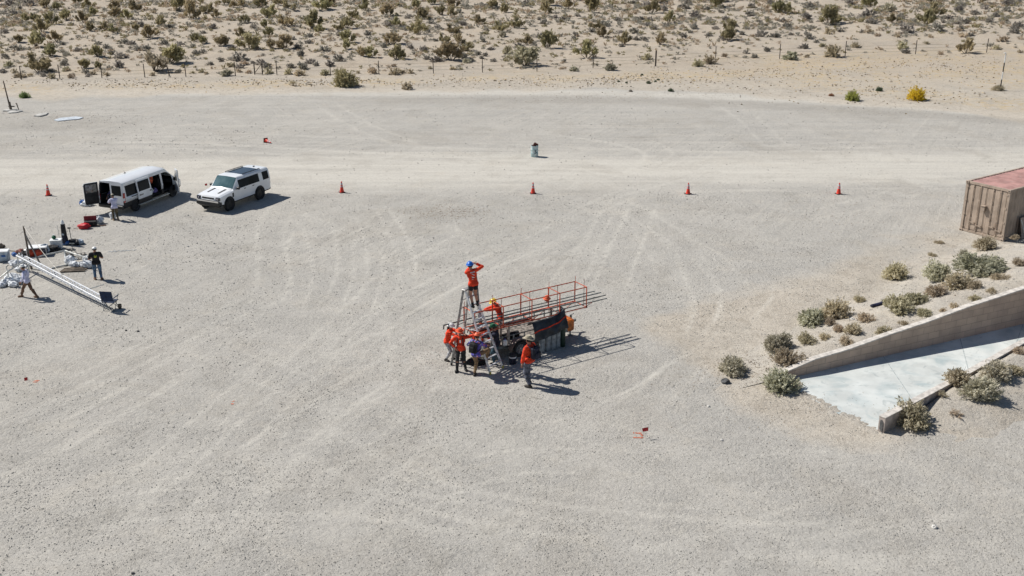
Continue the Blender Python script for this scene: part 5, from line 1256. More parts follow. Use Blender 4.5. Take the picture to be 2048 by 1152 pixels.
# pipes
pip=[(-.16,1.56,4.45,-1.9,.024),(-.20,1.70,4.42,-1.95,.024),(-.46,1.57,4.30,-2.2,.024),(-.52,1.72,4.40,-1.85,.026),(-.78,1.60,4.45,-2.1,.022),(-.80,1.72,4.28,-1.7,.022)]
names=['nearest','second nearest','third','fourth','fifth','farthest']
for i,(v,z,u1,u0,r) in enumerate(pip):
    mb=MB(); mb.tube(L3(u0,v-.05*(i%2),z),L3(u1,v+.05,z+.04),r,8); 
    if i==2: mb.tube(L3(u0,v,z),L3(u0-.05,v,z-.16),r,7)
    tag(mb.obj('steel_pipe',M['steel'],loc=TO,rz=TROT,smooth=True),f'{names[i]} of the long dark pipes lying through the orange frame','pipe','long pipes through the orange frame')
mb=MB(); mb.tube(L3(-2.9,-1.2,1.62),L3(-1.4,-1.15,1.68),.028,8); mb.tube(L3(-2.9,-1.2,1.62),L3(-2.92,-1.2,1.45),.028,8); tag(mb.obj('bent_pipe',M['steel'],loc=TO,rz=TROT,smooth=True),'short dark pipe with a bent end sticking out left behind the ladder','pipe')
# tarp with strap
tp=thing('tarpaulin','dark tarpaulin tied over the trailer side above the gas cylinders','tarpaulin',TO,TROT)
mb=MB(); nu,nv=26,18; vs=[];fs=[]
def tarp(s,t):
    u=.55+1.60*s; ztop=1.36+.02*s+.28*s**5; zbot=.58+.30*s+.02*math.sin(s*9)
    z=ztop+(zbot-ztop)*t; v=-.02+.30*math.sin(t*1.45)+.035*math.sin(s*17+t*3)*t+.03*noise.noise(Vector((s*6,t*5,0)))
    return L3(u+.05*t*(s-.5)-.02*t,v,z)
for i in range(nu+1):
    for j in range(nv+1): vs.append(tarp(i/nu,j/nv))
for i in range(nu):
    for j in range(nv): a=i*(nv+1)+j; fs.append((a,a+1,a+nv+2,a+nv+1))
mb.add(vs,fs)
# top lapping back and side returning
vs=[];fs=[]
for i in range(nu+1):
    p=tarp(i/nu,0)
    for k in range(4): vs.append(p+Vector((0,.14*k,-.03*k*k+(.0))))
for i in range(nu):
    for k in range(3): a=i*4+k; fs.append((a,a+4,a+5,a+1))
mb.add(vs,fs)
vs=[];fs=[]
for j in range(nv+1):
    p=tarp(1,j/nv)
    for k in range(4): vs.append(p+Vector((.02*k,.17*k,0)))
for j in range(nv):
    for k in range(3): a=j*4+k; fs.append((a,a+1,a+5,a+4))
mb.add(vs,fs)
o=mb.obj('sheet',M['tarp'],tp,smooth=True)
mb=MB(); vs=[];fs=[]
for i in range(nu+1):
    s=i/nu; t=.45-.10*s
    p=tarp(s,t)+Vector((0,-.012,0)); q=tarp(s,t+.06)+Vector((0,-.012,0)); vs+=[p,q]
for i in range(nu): a=i*2; fs.append((a,a+1,a+3,a+2))
mb.add(vs,fs); mb.obj('orange_strap',M['orange'],tp)
# gas cylinders
for i,(x,y,lab) in enumerate(((1084,706,'leftmost of the four grey gas cylinders under the tarpaulin'),(1095.7,703,'second grey gas cylinder from the left under the tarpaulin'),(1106,700.5,'third grey gas cylinder from the left under the tarpaulin'),(1115,697,'rightmost of the four grey gas cylinders, next to the dark green one'),(1125,694.5,'dark green gas cylinder at the right end of the row'))):
    P=U(x,y)-vv*.0; m_=M['cyl'] if i<4 else M['darkgreen']; t=thing('gas_cylinder',lab,'gas cylinder',P+uu*.0+Vector((0,.10,0)),0,'gas cylinders beside the trailer')
    mb=MB(); mb.lathe([(.105,0),(.12,.03),(.12,.86),(.105,.94),(.06,1.0),(.045,1.03),(.001,1.03)],20,close=False); mb.obj('shell',m_,t,smooth=True)
    mb=MB(); mb.tube((0,0,1.02),(0,0,1.10),.022,8); mb.tube((-.05,0,1.09),(.05,0,1.09),.018,7); mb.obj('valve',M['rim'],t)
P=W3(-.66,.38,0); bk=thing('paint_bucket','dark bucket with pale printing standing below the trailer wheel','bucket',P)
mb=MB(); mb.lathe([(.13,0),(.15,.38),(.155,.39),(.145,.39),(.125,.02)],20,close=False); mb.obj('pail',M['navy'],bk,smooth=True)
mb=MB(); mb.lathe([(.148,.27),(.152,.33)],20,close=False); mb.obj('pale_band',M['plasticwhite'],bk); mb=MB(); mb.lathe([(.155,.385),(.15,.41),(.001,.41)],18,close=False); mb.obj('lid',M['black'],bk)
P=W3(-.70,-.12,.60); jg=thing('plastic_jug','white plastic jug standing on the trailer edge','jug',P)
mb=MB(); mb.box((0,0,.14),(.17,.13,.26),bev=.035); mb.obj('bottle',M['plasticwhite'],jg); mb=MB(); mb.tube((0,0,.27),(0,0,.32),.03,8); mb.obj('cap',M['purple'],jg)
hh=thing('hanging_helmet','orange hard hat hung on the orange frame','hard hat',W3(1.85,-.84,1.9),0)
mb=MB(); mb.ell((0,0,0),(.13,.15,.14),14,8); mb.obj('shell',M['helmorange'],hh,smooth=True)
mb=MB(); mb.lathe([(.13,0),(.17,-.01),(.17,.0),(.13,.02)],16,close=False); mb.obj('brim',M['helmorange'],hh)
# ================================================================ LADDER AND POLE
F0=U(981,748.7); F1=U(1005.8,735.7); fm=(F0+F1)/2; pd=(F1-F0).normalized(); TM=Vector((-1.70,40.38,3.27))
sp=Vector((TM.x-fm.x,TM.y-fm.y,0)); bmid=fm+sp*1.5
ld=thing('step_ladder','tall aluminium stepladder set up as an A beside the trailer','ladder',(TM.x,TM.y,0))
off=-Vector((TM.x,TM.y,0)); hw=.40; tw=.21
fl0,fl1=fm-pd*hw,fm+pd*hw; tl0,tl1=TM-pd*tw,TM+pd*tw; bk0,bk1=bmid-pd*.30,bmid+pd*.30; bt0,bt1=TM-pd*(tw-.04)-sp.normalized()*-.10,TM+pd*(tw-.04)-sp.normalized()*-.10
for a,b,m_ in((fl0,tl0,'alu'),(fl1,tl1,'alu'),(bk0,bt0,'aludull'),(bk1,bt1,'aludull')):
    mb=MB(); d=(b-a); L_=d.length; q=d.to_track_quat('Z','Y').to_matrix(); mb.box((a+b)/2+off,(.045,.085,L_),rot=q,bev=.006); mb.obj('stile',M[m_],ld)
    mb=MB(); mb.box(a+off+Vector((0,0,.05)),(.07,.11,.12),bev=.01); mb.obj('foot',mat('yellow_foot',(.55,.47,.10),.6) if m_=='alu' else M['black'],ld)
for k in range(1,11):
    t=k/11; a,b=fl0.lerp(tl0,t),fl1.lerp(tl1,t); d=(b-a).normalized(); q=Matrix((d,Vector((-d.y,d.x,0)),Vector((0,0,1)))).transposed()
    mb=MB(); mb.box((a+b)/2+off,((b-a).length-.03,.085,.035),rot=q,bev=.006); mb.obj('step',M['alu'],ld)
for k in range(1,9):
    t=k/9.3; a,b=bk0.lerp(bt0,t),bk1.lerp(bt1,t); mb=MB(); mb.tube(a+off,b+off,.017,6); mb.obj('rear_brace',M['aludull'],ld)
for a,b in((bk0,bk1.lerp(bt1,.12)),(bk1,bk0.lerp(bt0,.12))):
    mb=MB(); mb.tube(a.lerp(bt0,.02)+off,b+off,.01,5); mb.obj('cross_brace',M['aludull'],ld)
for s_ in(0,1):
    a=(fl0,fl1)[s_].lerp((tl0,tl1)[s_],.52); b=(bk0,bk1)[s_].lerp((bt0,bt1)[s_],.52); mb=MB(); mb.tube(a+off,b+off,.012,5); mb.obj('spreader',M['alu'],ld)
mb=MB(); d=pd; q=Matrix((d,Vector((-d.y,d.x,0)),Vector((0,0,1)))).transposed(); mb.box(TM+off+sp.normalized()*.05,(.50,.22,.06),rot=q,bev=.02); mb.obj('top_cap',M['aludull'],ld)
mb=MB(); a=U(967,712); b=VP(951,545,a.y+.1); dv=(b-a)
pl=thing('lifting_pole','grey square pole raised upright through the ladder','pole',a)
mb.tube((0,0,0),dv*.62,.085,4); mb.obj('lower_tube',M['aludull'],pl); mb=MB(); mb.tube(dv*.62,dv*1.0,.055,4); mb.obj('upper_tube',M['steel'],pl)
mb=MB(); mb.box(dv*.5+Vector((0,-.08,0)),(.12,.05,.14)); mb.box(dv*.38+Vector((0,-.08,0)),(.2,.05,.05)); mb.obj('clamp',M['alu'],pl)
mb=MB(); mb.box((0,0,.03),(.5,.4,.06)); mb.obj('foot_plate',M['steel'],pl)
P=U(1000,735)-Vector((.5,-.4,0)); t=thing('dark_bag','dark tool bag with straps on the ground under the ladder','bag',U(952,727))
mb=MB(); lump(mb,(0,0,.08),(.42,.28,.12),5,14,8,.4); mb.obj('bag_body',M['black_cloth'],t,smooth=True); mb=MB(); mb.path([(-.3,.1,.12),(-.1,.22,.24),(.15,.18,.22),(.32,.02,.1)],.015,5); mb.obj('strap',M['charcoal'],t)
t=thing('tool_crate','low pile of metal fittings under the trailer tail by the ladder','fittings',U(980,716)); 
for k in range(6):
    mb=MB(); random.seed(k); a=Vector((random.uniform(-.3,.3),random.uniform(-.3,.3),.1)); mb.tube(a,a+Vector((random.uniform(-.4,.4),random.uniform(-.3,.3),random.uniform(0,.6))),.022,6); mb.obj('fitting',M['aludull' if k%2 else 'steel'],t)
# ================================================================ PEOPLE
def seg_d(p,a,b):
    ab=b-a; l=ab.length_squared; t=max(0,min(1,(p-a).dot(ab)/l)) if l>0 else 0
    return (p-(a+ab*t)).length
def ik(a,b,l1,l2,hint):
    d=b-a; L=min(d.length,(l1+l2)*.995); dn=d.normalized(); b=a+dn*L
    x=(l1*l1-l2*l2+L*L)/(2*L); h=math.sqrt(max(0,l1*l1-x*x)); hp=hint-dn*hint.dot(dn); hp=hp.normalized() if hp.length>1e-4 else Vector((0,1,0))
    return a+dn*x+hp*h,b
PC=[0]
def person(label,loc,yaw,s=1.0,pel=(0,0,.93),lean=(0,.03),twist=0,feet=((-.10,0,0),(.10,0,0)),toes=None,hands=((-.28,.08,.80),(.28,.08,.80)),elb=((-1,-.4,-.2),(1,-.4,-.2)),knee=((0,1,0),(0,1,0)),
           head=(0,0),hyaw=0,shirt='orange',sleeve=1.0,pants='charcoal',plen=1.0,shoes='leather',boot=.10,hat=None,hatm=None,hair='hair',pack=None,straps=None,printm=None,female=False,longhair=False,bulk=1.08):
    PC[0]+=1
    Z=lambda *a:Vector(a); p=Vector(pel); up=Z(lean[0],lean[1],1).normalized()
    right=Matrix.Rotation(twist,3,'Z')@Z(1,0,0); right=(right-up*right.dot(up)).normalized(); fw=up.cross(right)
    waist=p+up*.16; chest=p+up*.34; neck=p+up*.50
    sw=.175 if not female else .16
    sh=[neck-right*sw-up*.045,neck+right*sw-up*.045]; hp=[p+Z(-.09,0,-.02),p+Z(.09,0,-.02)]
    hd_dir=(up+Z(head[0],head[1],0)).normalized(); hc=neck+hd_dir*.185+fw*.02
    hr=Matrix.Rotation(hyaw,3,'Z')@right; hr=(hr-hd_dir*hr.dot(hd_dir)).normalized(); hf=hd_dir.cross(hr); HR=Matrix((hr,hf,hd_dir)).transposed()
    BR=Matrix((right,fw,up)).transposed()
    mb=MB(); 
    mb.ell(p+up*.02,(.158,.112,.13),16,10,BR); mb.ell(waist,(.132,.095,.14),16,10,BR); mb.ell(chest,(.165,.108,.17),16,10,BR); mb.caps(sh[0]+right*.03,sh[1]-right*.03,.062,.062)
    mb.caps(neck-up*.03,hc-hd_dir*.06,.055,.05)
    # head with jaw, nose, ears, chin
    mb.ell(hc+HR@Z(0,-.008,.015),(.076,.094,.108),16,12,HR); mb.ell(hc+HR@Z(0,.028,-.055),(.054,.060,.062),12,8,HR)
    mb.add([hc+HR@Z(x,y,z) for x,y,z in((0,.085,.025),(-.016,.08,-.022),(.016,.08,-.022),(0,.118,-.02),(0,.06,0))],[(0,1,3),(0,3,2),(1,2,3),(1,4,2),(0,4,1),(0,2,4)])
    for sx in(-1,1): mb.ell(hc+HR@Z(sx*.078,-.005,-.005),(.012,.02,.032),8,6,HR)
    bones=[]; bones.append((p+up*-.02,chest,'torso',.13)); bones.append((chest,neck,'torso',.12)); bones.append((sh[0],sh[1],'torso',.07)); bones.append((neck+up*.045,hc+hd_dir*.1,'head',.07))
    for i in(0,1):
        k,ft=ik(hp[i],Vector(feet[i])+Z(0,0,.085),.445,.425,Vector(knee[i]))
        mb.caps(hp[i],k,.084,.058); mb.caps(k,ft,.056,.038); mb.ell(k.lerp(ft,.32)+Z(0,-.01,0),(.056,.058,.11),10,7)
        td=Vector(toes[i]) if toes else Z(.25*(1 if i else -1),1,0); td.normalize()
        F=Matrix((td.cross(Z(0,0,1)),td,Z(0,0,1))).transposed()
        mb.ell(ft+td*.055-Z(0,0,.045),(.046,.125,.042),12,7,F); mb.ell(ft-td*.03-Z(0,0,.045),(.042,.05,.042),10,6,F)
        bones.append((hp[i],k,'thigh',.075)); bones.append((k,ft,'shin',.05)); bones.append((ft-Z(0,0,.04),ft+td*.14-Z(0,0,.045),'foot',.045))
        e,hn=ik(sh[i],Vector(hands[i]),.29,.25,Vector(elb[i]))
        mb.caps(sh[i],e,.055,.040); mb.caps(e,hn,.040,.027)
        bones.append((sh[i],e,'uarm',.05)); bones.append((e,hn,'farm',.035))
        hdn=(hn-e).normalized(); sd=hdn.cross(Z(0,0,1)); sd=(sd.normalized() if sd.length>.05 else Z(1,0,0)); nm=sd.cross(hdn)
        HM=Matrix((sd,hdn,nm)).transposed()
        mb.ell(hn+hdn*.045,(.040,.052,.020),10,7,HM)
        for f_ in range(4):
            o=(f_-1.5)*.021; L_=(.066,.078,.074,.058)[f_]; a=hn+HM@Z(o,.085,0); b=a+HM@Z(o*.15,L_*.55,-.012); c=b+HM@Z(0,L_*.38,-.028)
            mb.caps(a,b,.0098,.009,7); mb.caps(b,c,.009,.008,7)
        a=hn+HM@Z(-.034*(1 if i else -1),.03,0); b=a+HM@Z(-.026*(1 if i else -1),.034,-.012); c=b+HM@Z(-.004*(1 if i else -1),.032,-.010); mb.caps(a,b,.012,.011,7); mb.caps(b,c,.011,.009,7)
        bones.append((hn+hdn*.02,hn+hdn*.17,'hand',.02))
    tmp=mb.obj('tmp',M['skin']); md=tmp.modifiers.new('r','REMESH'); md.mode='VOXEL'; md.voxel_size=.0125; md.use_smooth_shade=True
    sm=tmp.modifiers.new('s','SMOOTH'); sm.factor=.5; sm.iterations=2
    bpy.context.view_layer.update(); dg=bpy.context.evaluated_depsgraph_get(); me=bpy.data.meshes.new_from_object(tmp.evaluated_get(dg)); bpy.data.objects.remove(tmp)
    me.name='body'
    if not me.materials: me.materials.append(M['skin'])
    root=thing('person',label,'person',loc,yaw); root.scale=(s*bulk,s*bulk,s)
    body=bpy.data.objects.new('body',me); C.objects.link(body); body.parent=root
    # classify vertices
    n=len(me.vertices); cls=[None]*n; par=[0]*n
    for v in me.vertices:
        best=1e9
        for a,b,t,r in bones:
            d=seg_d(v.co,a,b)-r
            if d<best: best=d; bt=(a,b,t)
        a,b,t=bt; ab=b-a; par[v.index]=(v.co-a).dot(ab)/ab.length_squared; cls[v.index]=t
    def shell(name,pred,off,m,parent,fold=.006):
        vm={}; vs=[]; fs=[]
        for f in me.polygons:
            if all(pred(i) for i in f.vertices):
                q=[]
                for i in f.vertices:
                    if i not in vm:
                        v=me.vertices[i]; vm[i]=len(vs); w_=noise.noise(Vector((v.co.x*9,v.co.y*9,v.co.z*16+PC[0]*5)))
                        vs.append(v.co+v.normal*(off+fold*w_))
                    q.append(vm[i])
                fs.append(q)
        if not fs: return None
        q=bpy.data.meshes.new(name); q.from_pydata(vs,[],fs); q.materials.append(m)
        for pp in q.polygons: pp.use_smooth=True
        o=bpy.data.objects.new(name,q); C.objects.link(o); o.parent=parent; return o
    hem=p.z-.10; V_=me.vertices
    def is_shirt(i):
        t=cls[i]
        if t=='torso': return (V_[i].co-p).dot(up)>-.10 and (V_[i].co-neck).dot(up)<.045
        if t=='uarm': return par[i]<=max(.0,sleeve*2)
        if t=='farm': return sleeve>=1 and par[i]<.93
        if t=='thigh': return par[i]<.12 and (V_[i].co-p).dot(up)>-.10
        return False
    def is_pants(i):
        t=cls[i]
        if t=='torso': return (V_[i].co-p).dot(up)<.02
        if t=='thigh': return par[i]<(1.1 if plen>=.5 else plen*2) 
        if t=='shin': return plen>=.6 and par[i]<(.9 if plen>=1 else (plen-.5)*2)
        return False
    shell('shirt',is_shirt,.020,M[shirt],root,.012); shell('trousers' if plen>.6 else 'shorts',is_pants,.013,M[pants],root,.010)
    shell('shoes',lambda i: cls[i]=='foot' or (cls[i]=='shin' and par[i]>1-boot),.010,M[shoes],root,.002)
    HH=lambda x,y,z: hc+HR@Vector((x,y,z))
    if hair:
        shell('hair',lambda i: cls[i]=='head' and (HR.transposed()@(V_[i].co-hc)).y<.035-(.03 if (HR.transposed()@(V_[i].co-hc)).z<.02 else -.03)*1 and (HR.transposed()@(V_[i].co-hc)).z>-.05,.010,M[hair],root,.006)
        if longhair:
            mb=MB(); mb.caps(HH(0,-.085,-.02),HH(.02,-.12,-.22),.05,.025); mb.obj('ponytail',M[hair],root,smooth=True)
    mb=MB()
    for sx in(-1,1): mb.ell(HH(sx*.03,.083,.018),(.012,.006,.007),8,5,HR)
    mb.obj('eyes',M['eye'],root); mb=MB(); mb.ell(HH(0,.085,-.052),(.022,.006,.006),8,5,HR); mb.obj('mouth',M['maroon'],root)
    T4=Matrix.Translation(hc)@HR.to_4x4()
    if hat:
        hm=M[hatm]; mb=MB()
        if hat=='helmet':
            mb.ell((0,0,0),(.118,.142,.115),18,12,None); mb.v=[(x,y,max(z,.0)) for x,y,z in mb.v]; mb.v=[T4@Vector((x,y,z+.042)) for x,y,z in mb.v]; h=mb.obj('helmet',hm,root,smooth=True)
            mb=MB(); mb.lathe([(.112,0),(.140,-.008),(.140,.0),(.112,.014)],20,T4@Matrix.Translation((0,.012,.045))@Matrix.Diagonal((.98,1.22,1,1)),close=False); mb.obj('brim',hm,h,smooth=True)
            mb=MB(); mb.box((0,0,.158),(.02,.2,.012),bev=.004); mb.v=[T4@Vector(v) for v in mb.v]; mb.obj('ridge',hm,h)
        elif hat=='cap':
            mb.ell((0,0,0),(.09,.108,.095),16,10,None); mb.v=[T4@Vector((x,y-.006,max(z,0)+.038)) for x,y,z in mb.v]; h=mb.obj('cap',hm,root,smooth=True)
            mb=MB(); mb.ell((0,.125,.045),(.07,.07,.008),12,5); mb.v=[T4@Vector(v) for v in mb.v]; mb.obj('visor',hm,h,smooth=True)
        else:   # wide brim
            br=.175 if hat=='wide' else .155
            mb.lathe([(.086,0),(.092,.02),(.088,.085),(.065,.118),(.001,.112)],20,T4@Matrix.Translation((0,0,.045))@Matrix.Diagonal((1,1.15,1,1)),close=False); h=mb.obj('hat_crown',hm,root,smooth=True)
            mb=MB(); nn=28; vs=[];fs=[]
            for k in range(nn):
                a=2*math.pi*k/nn
                for r in(.08,br*.6,br): 
                    x,y=r*math.cos(a),r*1.12*math.sin(a); vs.append(T4@Vector((x,y,.05+(.35*x*x/br if r>.1 else 0)-.01*(r>.15))))
            for k in range(nn):
                for j in(0,1): a,b=k*3+j,((k+1)%nn)*3+j; fs.append((a,a+1,b+1,b))
            mb.add(vs,fs); o=mb.obj('hat_brim',hm,h,smooth=True); sd_=o.modifiers.new('t','SOLIDIFY'); sd_.thickness=.008
    if pack:
        mb=MB(); mb.box(chest-fw*.21-up*.04,(.30,.19,.44),rot=BR,bev=.06); mb.box(chest-fw*.32-up*.10,(.22,.08,.24),rot=BR,bev=.035); o=mb.obj('backpack',M[pack],root)
        mb=MB()
        for sx in(-1,1): mb.path([chest+right*sx*.11-fw*.13+up*.12,neck+right*sx*.10+up*.035,chest+right*sx*.11+fw*.135+up*.05,chest+right*sx*.14+fw*.08-up*.14,chest+right*sx*.13-fw*.12-up*.2],.019,6)
        mb.obj('pack_straps',M[pack],o)
    if straps:
        mb=MB()
        for sx in(-1,1): mb.path([chest+right*sx*.10-fw*.135+up*.05,neck+right*sx*.10+up*.035,chest+right*sx*.10+fw*.14+up*.05,chest+right*sx*.11+fw*.13-up*.12,waist+right*sx*.1+fw*.13],.022,6)
        mb.obj('harness_straps',M[straps],root)
        mb=MB(); mb.box(chest+fw*.150+up*.0-right*.01,(.05,.012,.10),rot=BR); mb.obj('badge',M['plasticwhite'],root)
    if printm:
        kind,m_=printm
        def rel(i): return BR.transposed()@(V_[i].co-chest)
        def pr(i):
            if cls[i]!='torso': return False
            r=rel(i)
            if r.y>-.03: return False
            if kind=='lines':
                if abs(r.x)<.085 and .075<r.z<.115: return True
                return abs(r.x+.01)<.05 and -.17<r.z<.055 and (math.sin(r.z*60+r.x*40)>-.1)
            return (r.x/.055)**2+((r.z-.02)/.075)**2<1 and not (abs(r.x)<.012 and r.z>.03)
        shell('shirt_print',pr,.031,M[m_],root,.012)
    return root
M['printwhite']=mat('white_shirt_print',(.78,.68,.66),.8); M['printyellow']=mat('yellow_green_print',(.42,.44,.05),.8)
def yawto(dx,dy): return math.atan2(dy,dx)-math.pi/2     # local +Y looks along world (dx,dy)
# 1 on the ladder
k=.775; sA=fl0.lerp(tl0,k); sB=fl1.lerp(tl1,k); fa=sA.lerp(sB,.28)+Vector((0,0,.03)); fb=sA.lerp(sB,.80)+Vector((0,0,.03))
base=(fa+fb)/2; yw=math.atan2(sp.y,sp.x)-math.pi/2-R(38)
Ri=Matrix.Rotation(-yw,3,'Z'); S1=1.06
def loc_in(P,base,yw,s): return tuple((Matrix.Rotation(-yw,3,'Z')@(Vector(P)-base))/s)
person('person in orange shirt, black shorts and blue helmet standing on the stepladder',base,yw,S1,pel=(-.06,.0,.94),lean=(-.13,.05),feet=(loc_in(fa,base,yw,S1),loc_in(fb,base,yw,S1)),hands=((.03,.30,1.53),(.12,.20,1.60)),elb=((-.55,.6,-1),(1,.0,-.05)),
  pants='black_cloth',plen=.30,shoes='black_cloth',boot=.28,hat='helmet',hatm='helmblue',hyaw=R(-20),printm=('lines','printwhite'))
# 2 on the trailer
base=W3(-.36,-1.10,.585); yw=yawto(-.90,-.12)
person('person in orange shirt, grey shorts and yellow helmet standing on the trailer',base,yw,1.0,pel=(.02,-.06,.90),lean=(0,.30),feet=((-.12,-.10,0),(.12,.02,0)),hands=((-.22,.86,1.25),(.12,.78,1.08)),elb=((-1,0,-.6),(1,0,-.8)),head=(0,.25),
  pants='grey_cloth',plen=.42,shoes='leather',boot=.1,hat='helmet',hatm='helmyellow',printm=('lines','printwhite'))
# 3 white helmet
base=U(901,721); yw=yawto(.88,-.35)
person('person in orange shirt, pale trousers and white helmet steadying the ladder, leftmost',base,yw,.98,pel=(0,-.12,.88),lean=(0,.26),feet=((-.12,.06,0),(.11,-.14,0)),hands=((-.10,.62,1.22),(.20,.56,1.28)),elb=((-1,0,-.8),(1,0,-.8)),head=(.1,-.15),
  pants='lightpants',hat='helmet',hatm='helmwhite',longhair=True)
# 4 orange cowboy hat
base=U(922,741); yw=yawto(-.05,-1)
person('person facing us in orange hat and shirt, black trousers, one hand on hip',base,yw,1.03,pel=(0,0,.93),lean=(.02,0),feet=((-.16,-.05,0),(.13,.10,0)),hands=((-.50,.05,1.22),(.185,.07,.99)),elb=((-1,-.1,-.2),(1,-.35,0)),head=(.0,.06),
  pants='charcoal',shoes='black_cloth',boot=.45,hat='cowboy',hatm='helmorange',straps='black_cloth')
# 5 floral shirt
base=U(951,752); yw=yawto(.50,.86)
person('person in blue floral shirt and khaki trousers with black pack, foot on a rung',base,yw,1.03,pel=(.02,.02,.92),lean=(.0,.10),feet=((-.04,.0,0),(.18,.46,.50)),hands=((-.20,.25,1.08),(.22,.50,1.12)),elb=((-1,-.4,-.4),(1,-.2,-.6)),knee=((0,1,0),(.5,1,.5)),head=(0,.12),
  shirt='hawaii',sleeve=.5,pants='khaki',hat='helmet',hatm='helmorange',pack='black_cloth')
# 6 green hat
base=U(992,727); yw=yawto(-.95,.15)
person('person in dark navy top, teal jeans and green hat working beside the trailer',base,yw,.98,pel=(0,-.05,.92),lean=(0,.14),feet=((-.10,.05,0),(.12,-.12,0)),hands=((-.14,.52,1.18),(.16,.50,1.08)),elb=((-1,0,-.8),(1,0,-.8)),head=(0,.18),
  shirt='navy',pants='tealjeans',hat='cowboy',hatm='green')
# 7 bending behind
base=U(968,715); yw=yawto(.75,-.3)
person('person in orange shirt bending low behind the ladder, mostly hidden',base,yw,.92,pel=(0,-.18,.84),lean=(0,.75),feet=((-.12,-.05,0),(.12,.08,0)),hands=((-.12,.62,.86),(.14,.60,.90)),elb=((-1,0,-.5),(1,0,-.5)),head=(0,.1),pants='lightpants')
# 8 right foreground
base=U(1059,771); yw=yawto(-.80,.62)
person('person at right in wide-brimmed hat, orange shirt and dark backpack, arms at sides',base,yw,1.17,pel=(0,0,.93),lean=(0,.03),feet=((-.12,-.10,0),(.13,.10,0)),hands=((-.25,.10,.80),(.24,.14,.84)),
  bulk=1.12,pants='slate',shoes='leather',boot=.2,hat='wide',hatm='tan',pack='navy')
# left group
base=U(197,559.5); yw=yawto(-.35,.93)
person('man in black shirt with yellow-green print, jeans and white cap, back turned',base,yw,.97,pel=(0,0,.93),lean=(0,0),feet=((-.12,.06,0),(.13,-.08,0)),hands=((-.16,.26,1.08),(.16,.26,1.08)),elb=((-.6,-.6,-.6),(.6,-.6,-.6)),bulk=1.2,shirt='black_cloth',sleeve=.42,pants='jeans',shoes='brownpants',hat='cap',hatm='helmwhite',printm=('emblem','printyellow'))
base=U(60,594.5); yw=yawto(-.95,-.12)
person('person in white shirt, brown trousers and pale hat walking below the lattice tower',base,yw,.95,pel=(0,.02,.87),lean=(0,.08),feet=((.10,.38,0),(-.08,-.34,.0)),hands=((-.26,.20,.92),(.24,.10,.86)),elb=((-1,-.5,-.2),(1,-.5,-.2)),head=(0,.1),
  shirt='lavender',pants='brownpants',shoes='brownpants',hat='wide',hatm='helmwhite')
base=U(232,441); yw=yawto(-.45,.85)
person('person in white shirt, olive trousers and cap leaning into the open back of the van',base,yw,.92,pel=(0,-.05,.90),lean=(0,.22),feet=((-.10,.06,0),(.12,-.06,0)),hands=((-.20,.48,1.05),(.14,.50,1.02)),elb=((-1,-.2,-.6),(1,-.2,-.6)),head=(0,.15),
  shirt='lavender',pants='olivepants',shoes='tanboot',hat='cap',hatm='tan')
base=VM@Vector((-.42,.52,.60)); yw=yawto(-.36,-.93)
person('person in purple shirt sitting inside the open back of the van',base,yw,.85,pel=(0,-.20,.16),lean=(0,.08),feet=((-.12,.28,0),(.12,.26,0)),hands=((-.18,.20,.30),(.18,.22,.30)),knee=((0,.3,1),(0,.3,1)),shirt='purple',sleeve=.5,pants='slate')
# ================================================================ LATTICE TOWER AND GEAR AT THE LEFT
A0=U(32.5,511,.74); A1=U(203,600.5,.42); dd=(A1-A0).normalized(); nn_=Vector((-dd.y,dd.x,0)).normalized(); upv=Vector((0,0,1))
tw_=thing('lattice_tower','white triangular lattice tower lying on its base frame with end propped near blue chair','lattice tower',A0)
wT=.30; Lt=(A1-A0).length
def TP(s,k):  # chord k: 0 near top,1 far top,2 lower
    p=dd*(Lt*s); return p+(Vector() if k==0 else (nn_*.12+upv*.14 if k==1 else nn_*.20-upv*.26))
for k in range(3):
    mb=MB(); mb.tube(TP((0,.10,.05)[k],k),TP(1,k),.030,8); mb.obj('chord',M['whitetube'],tw_,smooth=True)
nb=26
for k,(a,b) in enumerate(((0,1),(1,2),(2,0))):
    mb=MB()
    for i in range(nb):
        s0,s1=i/nb,(i+.5)/nb; s2=(i+1)/nb
        mb.tube(TP(s0,a),TP(s1,b),.014,4); mb.tube(TP(s1,b),TP(s2,a),.014,4)
    mb.obj('lacing',M['whitetube'],tw_)
mb=MB(); mb.tube(TP(.80,0)-nn_*.1,TP(.80,0)+nn_*1.05+upv*.02,.022,7); mb.obj('cross_bar',M['galv'],tw_)
o0=-A0
def post(px,py,z,px2,py2,name='outrigger_post'): pass
# base frame
H0=.62
bf=thing('base_frame','welded tube base frame with outrigger arms round the foot of the lattice tower','base frame',U(75,540))
ob=-U(75,540)
def arm(name,pts,r=.035,m_='galv'):
    mb=MB(); mb.path([p+ob for p in pts],r,8); return mb.obj(name,M[m_],bf,smooth=True)
Q=[U(52,521,H0),U(15,543,H0),U(-8,562,.25)]
arm('left_arm',Q); arm('arm_post',[U(15,543,H0),U(19.5,566,.0)]); arm('upper_left_arm',[U(33,512,.72),U(52,521,.68)])
arm('right_arm',[U(62,518,H0),U(92,509,H0),U(130,501,H0)]); arm('far_arm',[U(130,501,H0),U(152,509,H0),U(176,516,H0)]); arm('corner_post',[U(129,501,H0),U(132,531,.02)],.05)
arm('lower_rail',[U(103,536,.05),U(132,530,.06),U(172,522,.06)]); arm('foot_post',[U(56,519,H0),U(58,545,0)],.04); arm('foot_post',[U(35,514,.70),U(38,545,0)],.03)
arm('clamp_stub',[U(15,543,H0),U(12,534,H0+.02),U(17,530,H0+.03)],.02,'steel')
arm('end_cap',[U(30,510,.72),U(27,508,.72),],.11,'blue')
